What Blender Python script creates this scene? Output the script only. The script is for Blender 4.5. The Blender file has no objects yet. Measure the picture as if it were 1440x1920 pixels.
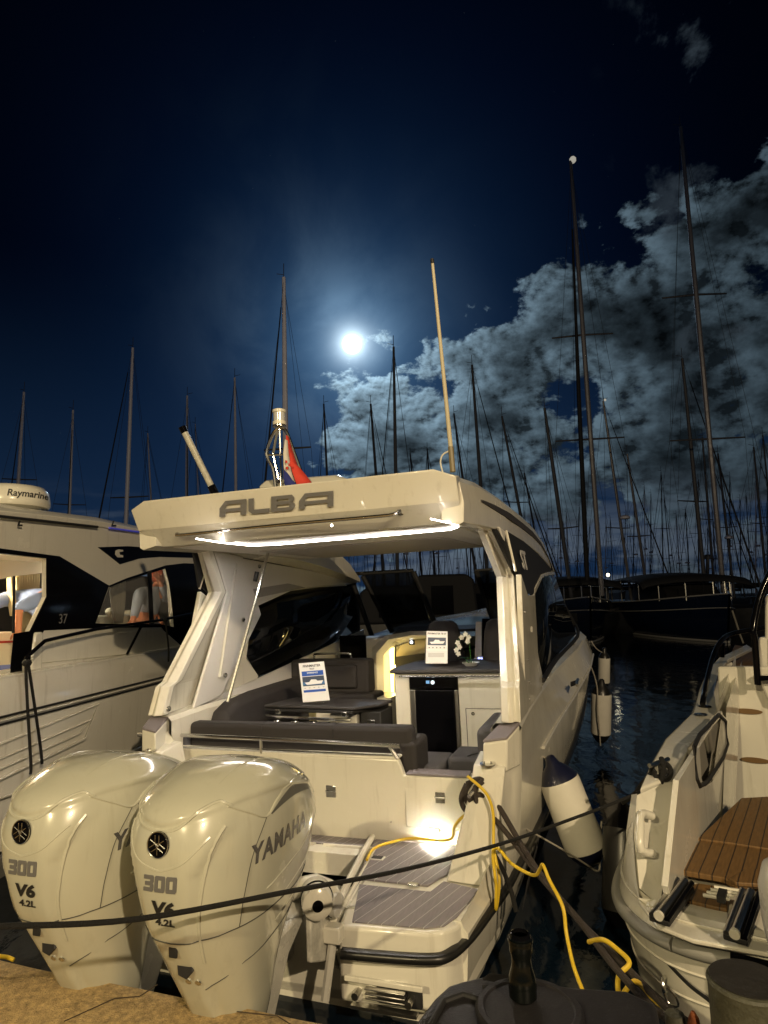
import bpy, bmesh, math, random
import numpy as np
from mathutils import Vector, Matrix, geometry
from mathutils.bvhtree import BVHTree
random.seed(7)
sc = bpy.context.scene
R = math.radians
# ------------------------------------------------------------------ camera
FPX = 1200.0; EYE = Vector((0, 0, 2.05)); PITCH = R(7.83); ROLL = R(1.44)
FWD = Vector((0, math.cos(PITCH), math.sin(PITCH)))
_r0 = Vector((1, 0, 0)); _u0 = Vector((0, -math.sin(PITCH), math.cos(PITCH)))
RT = _r0 * math.cos(ROLL) - _u0 * math.sin(ROLL); UPV = _u0 * math.cos(ROLL) + _r0 * math.sin(ROLL)
cam_d = bpy.data.cameras.new('camera'); cam = bpy.data.objects.new('camera', cam_d)
sc.collection.objects.link(cam); sc.camera = cam
cam_d.sensor_fit = 'VERTICAL'; cam_d.sensor_height = 24.0; cam_d.lens = 24.0 * FPX / 1920.0
cam_d.clip_start = 0.05; cam_d.clip_end = 3000
mw = Matrix.Identity(4)
for i in range(3):
    mw[i][0] = RT[i]; mw[i][1] = UPV[i]; mw[i][2] = -FWD[i]; mw[i][3] = EYE[i]
cam.matrix_world = mw
def ray(px, py): return FWD + RT * ((px - 720) / FPX) + UPV * ((960 - py) / FPX)
def wd(px, py, d): return EYE + ray(px, py) * d                # world point at depth d
def wz(px, py, z):
    r = ray(px, py); return EYE + r * ((z - EYE.z) / r.z)
class Frame:
    def __init__(s, yaw, uc=0., heel=0.):
        a = R(yaw); h = R(heel); z = Vector((0, 0, 1))
        sv = Vector((math.cos(a), -math.sin(a), 0)); f = Vector((math.sin(a), math.cos(a), 0))
        s2 = sv * math.cos(h) + z * math.sin(h); w = z * math.cos(h) - sv * math.sin(h)
        s.O = EYE + s2 * uc - w * EYE.z
        s.M = Matrix.Identity(4)
        for i in range(3):
            s.M[i][0] = s2[i]; s.M[i][1] = f[i]; s.M[i][2] = w[i]; s.M[i][3] = s.O[i]
        s.I = s.M.inverted(); s.c = s.I @ EYE
    def at(s, px, py, **k):                                    # pixel + one known local coordinate -> local point
        r = s.I.to_3x3() @ ray(px, py); (ax, val), = k.items(); i = 'uvw'.index(ax)
        return s.c + r * ((val - s.c[i]) / r[i])
    def W(s, u, v, w): return s.M @ Vector((u, v, w))
# ------------------------------------------------------------------ render / exposure
sc.view_settings.view_transform = 'Standard'; sc.view_settings.look = 'None'
sc.view_settings.exposure = 0.0; sc.view_settings.gamma = 1.0
# ------------------------------------------------------------------ night sky
MOON = ray(660, 645).normalized()
def azel(px, py):
    d = ray(px, py).normalized(); return math.atan2(d.x, d.y), math.asin(d.z)
world = bpy.data.worlds.new('World'); sc.world = world; world.use_nodes = True
nt = world.node_tree; nt.nodes.clear()
def N(t, **k):
    n = nt.nodes.new(t)
    for a, b in k.items(): setattr(n, a, b)
    return n
def put(sock, x):
    if isinstance(x, (int, float)): sock.default_value = x
    elif isinstance(x, (tuple, list)): sock.default_value = x[:len(sock.default_value)] if len(x) > len(sock.default_value) else x
    else: nt.links.new(x, sock)
def M_(op, a, b=None, c=None, clamp=False):
    n = N('ShaderNodeMath', operation=op, use_clamp=clamp); put(n.inputs[0], a)
    if b is not None: put(n.inputs[1], b)
    if c is not None: put(n.inputs[2], c)
    return n.outputs[0]
def sstep(x, a, b):
    n = N('ShaderNodeMapRange', interpolation_type='SMOOTHSTEP'); put(n.inputs[0], x)
    n.inputs[1].default_value = a; n.inputs[2].default_value = b; n.inputs[3].default_value = 0; n.inputs[4].default_value = 1
    return n.outputs[0]
def comb(x, y, z):
    n = N('ShaderNodeCombineXYZ'); put(n.inputs[0], x); put(n.inputs[1], y); put(n.inputs[2], z); return n.outputs[0]
def noise(vec, scale, detail=8, rough=.55, dist=0):
    n = N('ShaderNodeTexNoise'); put(n.inputs['Vector'], vec); n.inputs['Scale'].default_value = scale
    n.inputs['Detail'].default_value = detail; n.inputs['Roughness'].default_value = rough; n.inputs['Distortion'].default_value = dist
    return n.outputs['Fac']
def mixc(f, a, b):
    n = N('ShaderNodeMix', data_type='RGBA'); put(n.inputs['Factor'], f); put(n.inputs['A'], a); put(n.inputs['B'], b); return n.outputs['Result']
def scalec(c, f):
    n = N('ShaderNodeVectorMath', operation='SCALE'); put(n.inputs[0], c); put(n.inputs['Scale'], f); return n.outputs[0]
def addc(a, b):
    n = N('ShaderNodeVectorMath', operation='ADD'); put(n.inputs[0], a); put(n.inputs[1], b); return n.outputs[0]
tc = N('ShaderNodeTexCoord').outputs['Generated']
sp = N('ShaderNodeSeparateXYZ'); nt.links.new(tc, sp.inputs[0])
AZ = M_('ARCTAN2', sp.outputs[0], sp.outputs[1]); EL = M_('ARCSINE', sp.outputs[2])
dt = N('ShaderNodeVectorMath', operation='DOT_PRODUCT'); nt.links.new(tc, dt.inputs[0]); dt.inputs[1].default_value = MOON
TH = M_('ARCCOSINE', M_('MINIMUM', dt.outputs['Value'], .9999999))
def ex(k): return M_('EXPONENT', M_('MULTIPLY', TH, -1.0 / k))
vec = comb(M_('MULTIPLY', AZ, 1.0), M_('MULTIPLY', EL, 1.45), 0.0)
n1 = noise(vec, 8.0, 12, .60, .08)
ma, me = azel(660, 645)
# the same field sampled a little toward the moon: puffs are brighter on the side that faces it
ox = M_('MULTIPLY', M_('SUBTRACT', ma, AZ), .035); oy = M_('MULTIPLY', M_('SUBTRACT', me, EL), .045)
vec2 = comb(M_('ADD', AZ, ox), M_('MULTIPLY', M_('ADD', EL, oy), 1.45), 0.0)
n2 = noise(vec2, 8.0, 12, .60, .08)
# cloud bank lies under a line rising to the right
a0, e0 = azel(600, 722); a1, e1 = azel(1440, 268)
sl = (e1 - e0) / (a1 - a0)
below = M_('SUBTRACT', M_('ADD', M_('MULTIPLY', M_('SUBTRACT', AZ, a0), sl), e0), EL)
aL = azel(575, 800)[0]
right = sstep(AZ, aL - .05, aL + .10)
bias = M_('MULTIPLY', sstep(below, -.09, .07), right)
low = sstep(EL, .19, .04)
n_low = noise(comb(AZ, M_('MULTIPLY', EL, 4.5), 3.0), 4.0, 8, .6, .2)
wis = sstep(noise(comb(AZ, M_('MULTIPLY', EL, 1.3), 9.0), 8.0, 8, .6, .3), .54, .68)
wisr = M_('MULTIPLY', wis, sstep(AZ, azel(1100, 200)[0], azel(1330, 200)[0]))
nbig = noise(comb(AZ, M_('MULTIPLY', EL, 2.0), 7.0), 3.4, 3, .5)
dens = M_('ADD', M_('ADD', n1, M_('MULTIPLY', M_('SUBTRACT', nbig, .5), .42)), M_('MULTIPLY', bias, M_('ADD', .15, M_('MULTIPLY', sstep(EL, .06, .20), .135))))
cover = M_('MULTIPLY', sstep(dens, .64, .70), sstep(bias, .02, .25))
lowcov = M_('MULTIPLY', M_('MULTIPLY', sstep(n_low, .40, .58), low), .9)
veil = M_('MULTIPLY', sstep(noise(comb(AZ, M_('MULTIPLY', EL, 1.0), 5.0), 5.0, 7, .55, .4), .38, .68), M_('MULTIPLY', M_('ADD', ex(.05), M_('MULTIPLY', M_('MULTIPLY', ex(.065), .55), sstep(AZ, ma + .05, ma - .10))), 1.7))
thick = sstep(dens, .72, .93)
shade = M_('ADD', .62, M_('MULTIPLY', M_('SUBTRACT', n1, n2), 7.0)); shade = M_('MAXIMUM', M_('MINIMUM', shade, 1.3), .12)
shade = M_('MULTIPLY', shade, M_('SUBTRACT', 1.1, M_('MULTIPLY', thick, .92)))
glow = M_('ADD', M_('ADD', M_('MULTIPLY', ex(.085), 1.6), M_('MULTIPLY', ex(.30), .55)), .024)
cl = scalec((.36, .55, .70, 1), M_('MULTIPLY', glow, shade))
sky = addc(scalec((.008, .052, .215, 1), M_('ADD', M_('MULTIPLY', ex(.15), .50), .003)), scalec((.13, .28, .42, 1), M_('MULTIPLY', ex(.06), 1.0)))
sky = addc(sky, scalec((.007, .020, .050, 1), sstep(EL, .50, .0)))
sky = addc(sky, scalec((.11, .17, .22, 1), veil))
st = N('ShaderNodeTexVoronoi'); put(st.inputs['Vector'], tc); st.inputs['Scale'].default_value = 95
star = M_('MULTIPLY', sstep(st.outputs['Distance'], .045, .0), .10)
sky = addc(sky, scalec((.8, .9, 1, 1), M_('MULTIPLY', star, sstep(st.outputs['Color'], .55, 1.0))))
sky = mixc(cover, sky, cl)
sky = mixc(M_('MULTIPLY', wisr, .6), sky, (.045, .062, .078, 1))
sky = mixc(lowcov, sky, scalec((.085, .110, .145, 1), M_('ADD', .35, M_('MULTIPLY', ex(.5), 1.5))))
disc = sstep(M_('ADD', TH, M_('MULTIPLY', M_('SUBTRACT', n1, .5), .012)), .016, .007)
halo = M_('MULTIPLY', M_('MULTIPLY', ex(.013), 3.2), M_('ADD', .45, n1))
sky = addc(sky, scalec((.80, .95, 1, 1), M_('ADD', M_('MULTIPLY', disc, 8.0), halo)))
bg = N('ShaderNodeBackground'); nt.links.new(sky, bg.inputs['Color']); bg.inputs['Strength'].default_value = 1.0
ow = N('ShaderNodeOutputWorld'); nt.links.new(bg.outputs[0], ow.inputs['Surface'])
# ------------------------------------------------------------------ lights: moon, two quay street lamps
def lamp(name, kind, loc, energy, col, size=.1, aim=None, spot=None):
    d = bpy.data.lights.new(name, kind); o = bpy.data.objects.new(name, d); sc.collection.objects.link(o)
    d.energy = energy; d.color = col; o.location = loc
    if kind == 'SUN': d.angle = size
    elif kind == 'AREA': d.size = size
    else: d.shadow_soft_size = size
    if aim is not None: o.rotation_euler = (Vector(aim) - Vector(loc)).to_track_quat('-Z', 'Y').to_euler()
    if spot: d.spot_size = spot; d.spot_blend = .6
    return o
lamp('moonlight', 'SUN', MOON * 50, .10, (.62, .78, 1.0), R(.5), (0, 0, 0))
WARM = (1.0, .80, .44)
lamp('quay_lamp_light', 'SPOT', (-4.6, -6.6, 6.6), 2500, WARM, .10, (-.8, 5, .6), R(110))
lamp('quay_lamp_light', 'SPOT', (3.8, -6.4, 6.8), 3800, (1.0, .77, .48), .10, (1.5, 6, .6), R(120))
# ------------------------------------------------------------------ materials
def mat(name, col, rough=.5, metal=0., coat=0., emit=None, es=0., bump=0., bscale=60., var=0., vscale=3., trans=0., alpha=1., spec=.5, ior=None):
    m = bpy.data.materials.new(name); m.use_nodes = True; t = m.node_tree; b = t.nodes['Principled BSDF']
    b.inputs['Base Color'].default_value = (*col, 1); b.inputs['Roughness'].default_value = rough; b.inputs['Metallic'].default_value = metal
    b.inputs['Coat Weight'].default_value = coat; b.inputs['Coat Roughness'].default_value = .04
    b.inputs['Specular IOR Level'].default_value = spec
    if ior: b.inputs['IOR'].default_value = ior
    if emit: b.inputs['Emission Color'].default_value = (*emit, 1); b.inputs['Emission Strength'].default_value = es
    if trans: b.inputs['Transmission Weight'].default_value = trans
    if alpha < 1: b.inputs['Alpha'].default_value = alpha
    tcn = t.nodes.new('ShaderNodeTexCoord')
    if var:
        n = t.nodes.new('ShaderNodeTexNoise'); n.inputs['Scale'].default_value = vscale; n.inputs['Detail'].default_value = 7; n.inputs['Roughness'].default_value = .65
        t.links.new(tcn.outputs['Object'], n.inputs['Vector'])
        r = t.nodes.new('ShaderNodeMapRange'); r.inputs[1].default_value = .3; r.inputs[2].default_value = .7
        r.inputs[3].default_value = 1 - var; r.inputs[4].default_value = 1 + var * .6; t.links.new(n.outputs['Fac'], r.inputs[0])
        s = t.nodes.new('ShaderNodeVectorMath'); s.operation = 'SCALE'; s.inputs[0].default_value = col; t.links.new(r.outputs[0], s.inputs['Scale'])
        t.links.new(s.outputs[0], b.inputs['Base Color'])
        rr = t.nodes.new('ShaderNodeMapRange'); rr.inputs[1].default_value = .3; rr.inputs[2].default_value = .7
        rr.inputs[3].default_value = max(0, rough - .08); rr.inputs[4].default_value = min(1, rough + .10); t.links.new(n.outputs['Fac'], rr.inputs[0]); t.links.new(rr.outputs[0], b.inputs['Roughness'])
    if bump:
        n = t.nodes.new('ShaderNodeTexNoise'); n.inputs['Scale'].default_value = bscale; n.inputs['Detail'].default_value = 6
        t.links.new(tcn.outputs['Object'], n.inputs['Vector'])
        bp = t.nodes.new('ShaderNodeBump'); bp.inputs['Strength'].default_value = bump; bp.inputs['Distance'].default_value = .01
        t.links.new(n.outputs['Fac'], bp.inputs['Height']); t.links.new(bp.outputs[0], b.inputs['Normal'])
    return m
def stripes(name, c1, c2, axis, pitch, wid, rough=.6, skew=0., var=.12, vscale=12):
    m = mat(name, c1, rough); t = m.node_tree; b = t.nodes['Principled BSDF']
    def mn(op, a, bb):
        n = t.nodes.new('ShaderNodeMath'); n.operation = op
        for i, x in enumerate((a, bb)):
            if isinstance(x, (int, float)): n.inputs[i].default_value = x
            else: t.links.new(x, n.inputs[i])
        return n.outputs[0]
    tcn = t.nodes.new('ShaderNodeTexCoord'); s = t.nodes.new('ShaderNodeSeparateXYZ'); t.links.new(tcn.outputs['Object'], s.inputs[0])
    oth = s.outputs[1 - axis] if axis < 2 else s.outputs[0]
    c = mn('ADD', s.outputs[axis], mn('MULTIPLY', oth, skew))
    fr = mn('FRACT', mn('DIVIDE', c, pitch), 0)
    msk = mn('LESS_THAN', fr, wid)
    idx = mn('FLOOR', mn('DIVIDE', c, pitch), 0)
    cb = t.nodes.new('ShaderNodeCombineXYZ'); t.links.new(mn('MULTIPLY', s.outputs[0], 1 if axis else 9), cb.inputs[0]); t.links.new(mn('MULTIPLY', s.outputs[1], 9 if axis else 1), cb.inputs[1]); t.links.new(idx, cb.inputs[2])
    n = t.nodes.new('ShaderNodeTexNoise'); n.inputs['Scale'].default_value = vscale; n.inputs['Detail'].default_value = 6; t.links.new(cb.outputs[0], n.inputs['Vector'])
    r = t.nodes.new('ShaderNodeMapRange'); r.inputs[1].default_value = .3; r.inputs[2].default_value = .7; r.inputs[3].default_value = 1 - var; r.inputs[4].default_value = 1 + var; t.links.new(n.outputs['Fac'], r.inputs[0])
    sc_ = t.nodes.new('ShaderNodeVectorMath'); sc_.operation = 'SCALE'; sc_.inputs[0].default_value = c1; t.links.new(r.outputs[0], sc_.inputs['Scale'])
    mx = t.nodes.new('ShaderNodeMix'); mx.data_type = 'RGBA'; t.links.new(msk, mx.inputs['Factor']); t.links.new(sc_.outputs[0], mx.inputs['A']); mx.inputs['B'].default_value = (*c2, 1)
    t.links.new(mx.outputs['Result'], b.inputs['Base Color']); return m
GEL = mat('gelcoat', (.72, .70, .61), .20, coat=.5, var=.05, vscale=1.6)
def streaks(m_, k=.16):
    t = m_.node_tree; b = t.nodes['Principled BSDF']; src = b.inputs['Base Color'].links[0].from_socket
    tcn = t.nodes.new('ShaderNodeTexCoord'); mp = t.nodes.new('ShaderNodeMapping'); mp.inputs['Scale'].default_value = (14, 14, 1.1); t.links.new(tcn.outputs['Object'], mp.inputs[0])
    n = t.nodes.new('ShaderNodeTexNoise'); n.inputs['Scale'].default_value = 1.6; n.inputs['Detail'].default_value = 8; n.inputs['Roughness'].default_value = .6; t.links.new(mp.outputs[0], n.inputs['Vector'])
    r = t.nodes.new('ShaderNodeMapRange'); r.inputs[1].default_value = .56; r.inputs[2].default_value = .74; r.inputs[3].default_value = 0; r.inputs[4].default_value = k; t.links.new(n.outputs['Fac'], r.inputs[0])
    mx = t.nodes.new('ShaderNodeMix'); mx.data_type = 'RGBA'; t.links.new(r.outputs[0], mx.inputs['Factor']); t.links.new(src, mx.inputs['A']); mx.inputs['B'].default_value = (.22, .18, .11, 1)
    t.links.new(mx.outputs['Result'], b.inputs['Base Color'])
streaks(GEL, .22)
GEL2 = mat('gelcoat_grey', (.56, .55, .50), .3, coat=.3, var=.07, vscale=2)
COWL = mat('pearl_cowling', (.55, .55, .45), .20, coat=1., var=.04, vscale=2.5)
streaks(COWL, .14)
LINER = mat('liner', (.66, .65, .62), .45, var=.05)
FAB = mat('charcoal_fabric', (.030, .027, .028), .85, bump=.25, bscale=260, var=.15, vscale=5)
FAB2 = mat('grey_fabric', (.075, .073, .08), .85, bump=.25, bscale=260, var=.12, vscale=5)
CHR = mat('chrome', (.66, .66, .64), .2, 1.)
STEEL = mat('brushed_steel', (.55, .54, .52), .3, 1.)
RUB = mat('black_rubber', (.012, .012, .012), .35, var=.2, vscale=8)
BLK = mat('black_gloss', (.003, .003, .004), .1, spec=.12, coat=.0)
BLKM = mat('black_matt', (.015, .015, .016), .6)
GREYP = mat('grey_lettering', (.16, .16, .165), .4)
DGREY = mat('dark_grey_plastic', (.045, .042, .045), .6, bump=.12, bscale=180, var=.15, vscale=6)
GLASS = mat('tinted_glass', (.006, .007, .009), .03, alpha=.80, spec=.35)
GLASSD = mat('dark_glass', (.004, .005, .007), .03, alpha=.96, spec=.45)
CLEAR = mat('clear_glass', (.5, .5, .5), .02, alpha=.12)
DECK = stripes('synthetic_deck', (.21, .19, .20), (.46, .45, .43), 0, .068, .06, .7, skew=-.30, var=.12)
DECKP = mat('grey_deck_pad', (.19, .17, .185), .7, bump=.1, bscale=200, var=.12, vscale=8)
TEAK = stripes('teak', (.155, .085, .028), (.02, .012, .008), 0, .062, .10, .55, var=.22)
ROPEB = mat('black_rope', (.004, .004, .004), .8, bump=.8, bscale=220)
ROPEW = mat('white_rope', (.45, .42, .36), .85, bump=.8, bscale=260, var=.4, vscale=90)
ROPEBR = mat('brown_rope', (.045, .035, .030), .85, bump=.8, bscale=220)
YEL = mat('yellow_cable', (.72, .50, .03), .45)
FENDW = mat('fender_vinyl', (.68, .66, .58), .38, coat=.25, var=.06, vscale=6)
FENDN = mat('fender_navy', (.008, .010, .030), .3, coat=.3)
LED = mat('led_strip', (1, .9, .8), .5, emit=(1, .89, .79), es=20)
LEDS = mat('led_spot', (1, 1, .9), .5, emit=(1, .93, .72), es=60)
WARMG = mat('warm_strip', (1, .8, .3), .5, emit=(1, .72, .22), es=5)
YLIN = mat('cabin_liner', (.62, .55, .34), .5)
WHT = mat('placard_white', (.78, .79, .80), .4, emit=(.9, .92, 1), es=.0)
BLUE = mat('placard_blue', (.02, .09, .42), .4)
PHOTO = mat('placard_photo', (.05, .07, .12), .4)
INK = mat('ink', (.02, .02, .022), .5)
MASTM = mat('mast_alloy_lit', (.72, .74, .95), .45, .0, var=.1)  # raised pale blue: marina light on the left masts put into the colour
MASTG = mat('mast_silhouette', (.20, .20, .24), .4, .2, var=.1)  # darker copy: silhouette shade of the right-hand masts put into the colour
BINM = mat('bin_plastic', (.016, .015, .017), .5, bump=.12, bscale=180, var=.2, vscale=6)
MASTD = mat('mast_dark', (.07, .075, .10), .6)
FARH = mat('far_hull', (.03, .032, .04), .4, var=.3)
NAVY = mat('navy_hull', (.006, .013, .040), .22, coat=.3, var=.15, vscale=1)
WIRE = mat('rigging_wire', (.03, .03, .035), .6)
# ------------------------------------------------------------------ mesh helpers
ROOT = {}
class MB:
    def __init__(s): s.v = []; s.f = []
    def add(s, vs, fs):
        b = len(s.v); s.v += [Vector(p) for p in vs]; s.f += [tuple(b + i for i in f) for f in fs]; return s
    def box(s, x0, x1, y0, y1, z0, z1):
        return s.add([(x0, y0, z0), (x1, y0, z0), (x1, y1, z0), (x0, y1, z0), (x0, y0, z1), (x1, y0, z1), (x1, y1, z1), (x0, y1, z1)],
                     [(0, 3, 2, 1), (4, 5, 6, 7), (0, 1, 5, 4), (1, 2, 6, 5), (2, 3, 7, 6), (3, 0, 4, 7)])
    def prism(s, pts, d, holes=()):                              # planar polygon (with holes) pushed along d
        pts = [Vector(p) for p in pts]; d = Vector(d); loops = [pts] + [[Vector(q) for q in h] for h in holes]
        if holes: tris = geometry.tessellate_polygon(loops)
        n = sum(len(l) for l in loops); allp = [q for l in loops for q in l]
        vs = allp + [q + d for q in allp]; fs = []
        if holes:
            for t in tris: fs.append(tuple(t)); fs.append(tuple(n + i for i in reversed(t)))
        else:
            fs.append(tuple(range(n))); fs.append(tuple(n + i for i in reversed(range(n))))
        b = 0
        for l in loops:
            k = len(l)
            for i in range(k): j = (i + 1) % k; fs.append((b + i, b + j, n + b + j, n + b + i))
            b += k
        return s.add(vs, fs)
    def tube(s, pts, r, seg=8, closed=False, smooth=0, caps=True):
        pts = [Vector(p) for p in pts]
        if smooth: pts = spline(pts, smooth, closed)
        n = len(pts); rs = r if isinstance(r, (list, tuple)) else [r] * n
        if len(rs) != n: rs = [rs[0] + (rs[-1] - rs[0]) * i / (n - 1) for i in range(n)]
        b = len(s.v); t0 = None; up = None
        for i, p in enumerate(pts):
            if closed: t = pts[(i + 1) % n] - pts[i - 1]
            else: t = pts[min(i + 1, n - 1)] - pts[max(i - 1, 0)]
            t.normalize()
            if up is None:
                up = Vector((0, 0, 1)) if abs(t.z) < .9 else Vector((1, 0, 0))
            x = t.cross(up)
            if x.length < 1e-6: x = t.orthogonal()
            x.normalize(); y = x.cross(t).normalized(); up = y
            for k in range(seg):
                a = 2 * math.pi * k / seg; s.v.append(p + (x * math.cos(a) + y * math.sin(a)) * rs[i])
        for i in range(n if closed else n - 1):
            for k in range(seg):
                a = b + i * seg + k; c = b + i * seg + (k + 1) % seg; j = ((i + 1) % n) * seg
                s.f.append((a, c, b + j + (k + 1) % seg, b + j + k))
        if caps and not closed:
            s.f.append(tuple(b + k for k in reversed(range(seg)))); s.f.append(tuple(b + (n - 1) * seg + k for k in range(seg)))
        return s
    def loft(s, rings, closed=True, caps=True):
        b = len(s.v); m = len(rings[0])
        for r in rings: s.v += [Vector(p) for p in r]
        for i in range(len(rings) - 1):
            for k in range(m if closed else m - 1):
                a = b + i * m + k; c = b + i * m + (k + 1) % m; s.f.append((a, c, c + m, a + m))
        if caps and closed:
            s.f.append(tuple(b + k for k in reversed(range(m)))); s.f.append(tuple(b + (len(rings) - 1) * m + k for k in range(m)))
        return s
    def lathe(s, prof, c=(0, 0, 0), ax=(0, 0, 1), seg=24):       # prof: (radius, along)
        ax = Vector(ax).normalized(); x = ax.orthogonal().normalized(); y = ax.cross(x); c = Vector(c)
        return s.loft([[c + ax * h + (x * math.cos(2 * math.pi * k / seg) + y * math.sin(2 * math.pi * k / seg)) * max(r, .0003) for k in range(seg)] for r, h in prof])
    def ball(s, c, r, seg=12, sq=(1, 1, 1)):
        c = Vector(c); prof = []
        rings = []
        for i in range(seg // 2 + 1):
            a = math.pi * i / (seg // 2); rr = max(math.sin(a), .01)
            rings.append([c + Vector((math.cos(2 * math.pi * k / seg) * rr * r * sq[0], math.sin(2 * math.pi * k / seg) * rr * r * sq[1], -math.cos(a) * r * sq[2])) for k in range(seg)])
        return s.loft(rings)
    def build(s, name, m, parent=None, world=False, bevel=0., ang=35, flip=False, seg=2):
        me = bpy.data.meshes.new(name); vs = s.v
        if world and parent is not None:
            inv = ROOT[parent.name]; vs = [inv @ p for p in vs]
        me.from_pydata([tuple(p) for p in vs], [], s.f)
        bm = bmesh.new(); bm.from_mesh(me); bmesh.ops.recalc_face_normals(bm, faces=bm.faces); bm.to_mesh(me); bm.free()
        me.materials.append(m); me.shade_smooth(); me.set_sharp_from_angle(angle=R(ang))
        o = bpy.data.objects.new(name, me); sc.collection.objects.link(o)
        if parent is not None: o.parent = parent; ROOT[o.name] = ROOT[parent.name]
        else: ROOT[o.name] = Matrix.Identity(4)
        if bevel:
            b = o.modifiers.new('bevel', 'BEVEL'); b.width = bevel; b.segments = seg; b.limit_method = 'ANGLE'; b.angle_limit = R(30); b.harden_normals = False
        return o
def spline(pts, k=6, closed=False):
    n = len(pts); out = []
    rng = range(n if closed else n - 1)
    for i in rng:
        if closed: p0, p1, p2, p3 = pts[i - 1], pts[i], pts[(i + 1) % n], pts[(i + 2) % n]
        else: p0, p1, p2, p3 = pts[max(i - 1, 0)], pts[i], pts[i + 1], pts[min(i + 2, n - 1)]
        for j in range(k):
            t = j / k; out.append(.5 * ((2 * p1) + (p2 - p0) * t + (2 * p0 - 5 * p1 + 4 * p2 - p3) * t * t + (3 * p1 - p0 - 3 * p2 + p3) * t ** 3))
    if not closed: out.append(pts[-1])
    return out
def interp(tab, x, j):
    xs = [r[0] for r in tab]; return float(np.interp(x, xs, [r[j] for r in tab]))
def thing(name, label, cat, M=None, loc=None, group=None):
    o = bpy.data.objects.new(name, None); sc.collection.objects.link(o); o.empty_display_size = .1
    if M is None: M = Matrix.Translation(Vector(loc or (0, 0, 0)))
    o.matrix_world = M; ROOT[o.name] = M.inverted(); tag(o, label, cat, group); return o
def tag(o, label=None, cat=None, group=None, kind=None):
    if label: o['label'] = label
    if cat: o['category'] = cat
    if group: o['group'] = group
    if kind: o['kind'] = kind
    return o
def text(s, name, m, parent, org, xd, yd, h, ext=.0015, shear=0., bold=0., align='CENTER', squash=1., bvh=None, off=.002, space=1.):
    c = bpy.data.curves.new('t', 'FONT'); c.body = s; c.size = 1; c.extrude = 0; c.shear = shear; c.offset = bold; c.align_x = align; c.align_y = 'CENTER'; c.resolution_u = 3; c.space_character = space
    t = bpy.data.objects.new('t', c); sc.collection.objects.link(t); dg = bpy.context.evaluated_depsgraph_get()
    me = bpy.data.meshes.new_from_object(t.evaluated_get(dg)); bpy.data.objects.remove(t)
    xd = Vector(xd).normalized(); yd = Vector(yd); yd = (yd - xd * yd.dot(xd)).normalized(); nd = xd.cross(yd); org = Vector(org); k = h / .72
    if bvh is not None:
        bm = bmesh.new(); bm.from_mesh(me)
        bmesh.ops.triangulate(bm, faces=bm.faces); bmesh.ops.subdivide_edges(bm, edges=[e for e in bm.edges if e.calc_length() > .12], cuts=2)
        bmesh.ops.triangulate(bm, faces=bm.faces); bm.to_mesh(me); bm.free()
    out = []
    for v in me.vertices:
        p = org + xd * (v.co.x * k * squash) + yd * (v.co.y * k)
        if bvh is not None:
            hit = bvh.ray_cast(p + nd * .5, -nd)
            p = (hit[0] + nd * off) if hit[0] is not None else p
        out.append(p)
    bmv = MB(); n = len(out); fs = [tuple(p.vertices) for p in me.polygons]
    if bvh is None:
        # give the letters real thickness
        ed = {}
        for f in fs:
            for i in range(len(f)):
                a, b = f[i], f[(i + 1) % len(f)]
                ed[(a, b)] = 1
        side = [(a, b, b + n, a + n) for (a, b) in ed if (b, a) not in ed]
        bmv.add([p + nd * ext for p in out] + [p for p in out], fs + [tuple(n + i for i in reversed(f)) for f in fs] + side)
    else: bmv.add(out, fs)
    bpy.data.meshes.remove(me)
    return bmv.build(name, m, parent)
def dup(o, parent=None):
    c = o.copy(); sc.collection.objects.link(c)
    if parent is not None: c.parent = parent
    for ch in list(o.children): dup(ch, c)
    return c
# ------------------------------------------------------------------ setting
bm_ = MB(); bm_.add([(-500, -60, 0), (500, -60, 0), (500, 900, 0), (-500, 900, 0)], [(0, 1, 2, 3)])
WATER = mat('harbour_water', (.003, .008, .016), .06, spec=.5, ior=1.33)
t = WATER.node_tree; b = t.nodes['Principled BSDF']; tcn = t.nodes.new('ShaderNodeTexCoord')
mp = t.nodes.new('ShaderNodeMapping'); mp.inputs['Scale'].default_value = (1, .55, 1); t.links.new(tcn.outputs['Object'], mp.inputs[0])
n = t.nodes.new('ShaderNodeTexNoise'); n.inputs['Scale'].default_value = 2.6; n.inputs['Detail'].default_value = 5; n.inputs['Distortion'].default_value = .5; t.links.new(mp.outputs[0], n.inputs['Vector'])
bp = t.nodes.new('ShaderNodeBump'); bp.inputs['Strength'].default_value = .14; bp.inputs['Distance'].default_value = .10; t.links.new(n.outputs['Fac'], bp.inputs['Height']); t.links.new(bp.outputs[0], b.inputs['Normal'])
tag(bm_.build('water', WATER), kind='structure')
QZ = .5
e0 = wz(0, 1790, QZ); e1 = wz(690, 1920, QZ); dq = (e1 - e0).normalized()
A = e0 - dq * 14; Bq = e0 + dq * 16; nq = Vector((dq.y, -dq.x, 0))      # toward the viewer
if nq.y > 0: nq = -nq
STONE = mat('quay_stone', (.50, .36, .17), .85, bump=1., bscale=150, var=.55, vscale=45)
t = STONE.node_tree; b = t.nodes['Principled BSDF']
qm = MB(); cut = 14
edge = []
for i in range(121):
    p = A + (Bq - A) * (i / 120); edge.append(p + nq * (random.uniform(-.008, .01)))
prof = [(0.0, -1.4), (0.0, -.05), (.012, -.02), (.04, -.002), (.45, 0.0), (.458, -.008), (.470, -.008), (.478, 0), (30, 0)]
qm.loft([[p + nq * a + Vector((0, 0, h)) for a, h in prof] for p in edge], closed=False, caps=False)
tag(qm.build('quay', STONE, ang=50), kind='structure')
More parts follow.
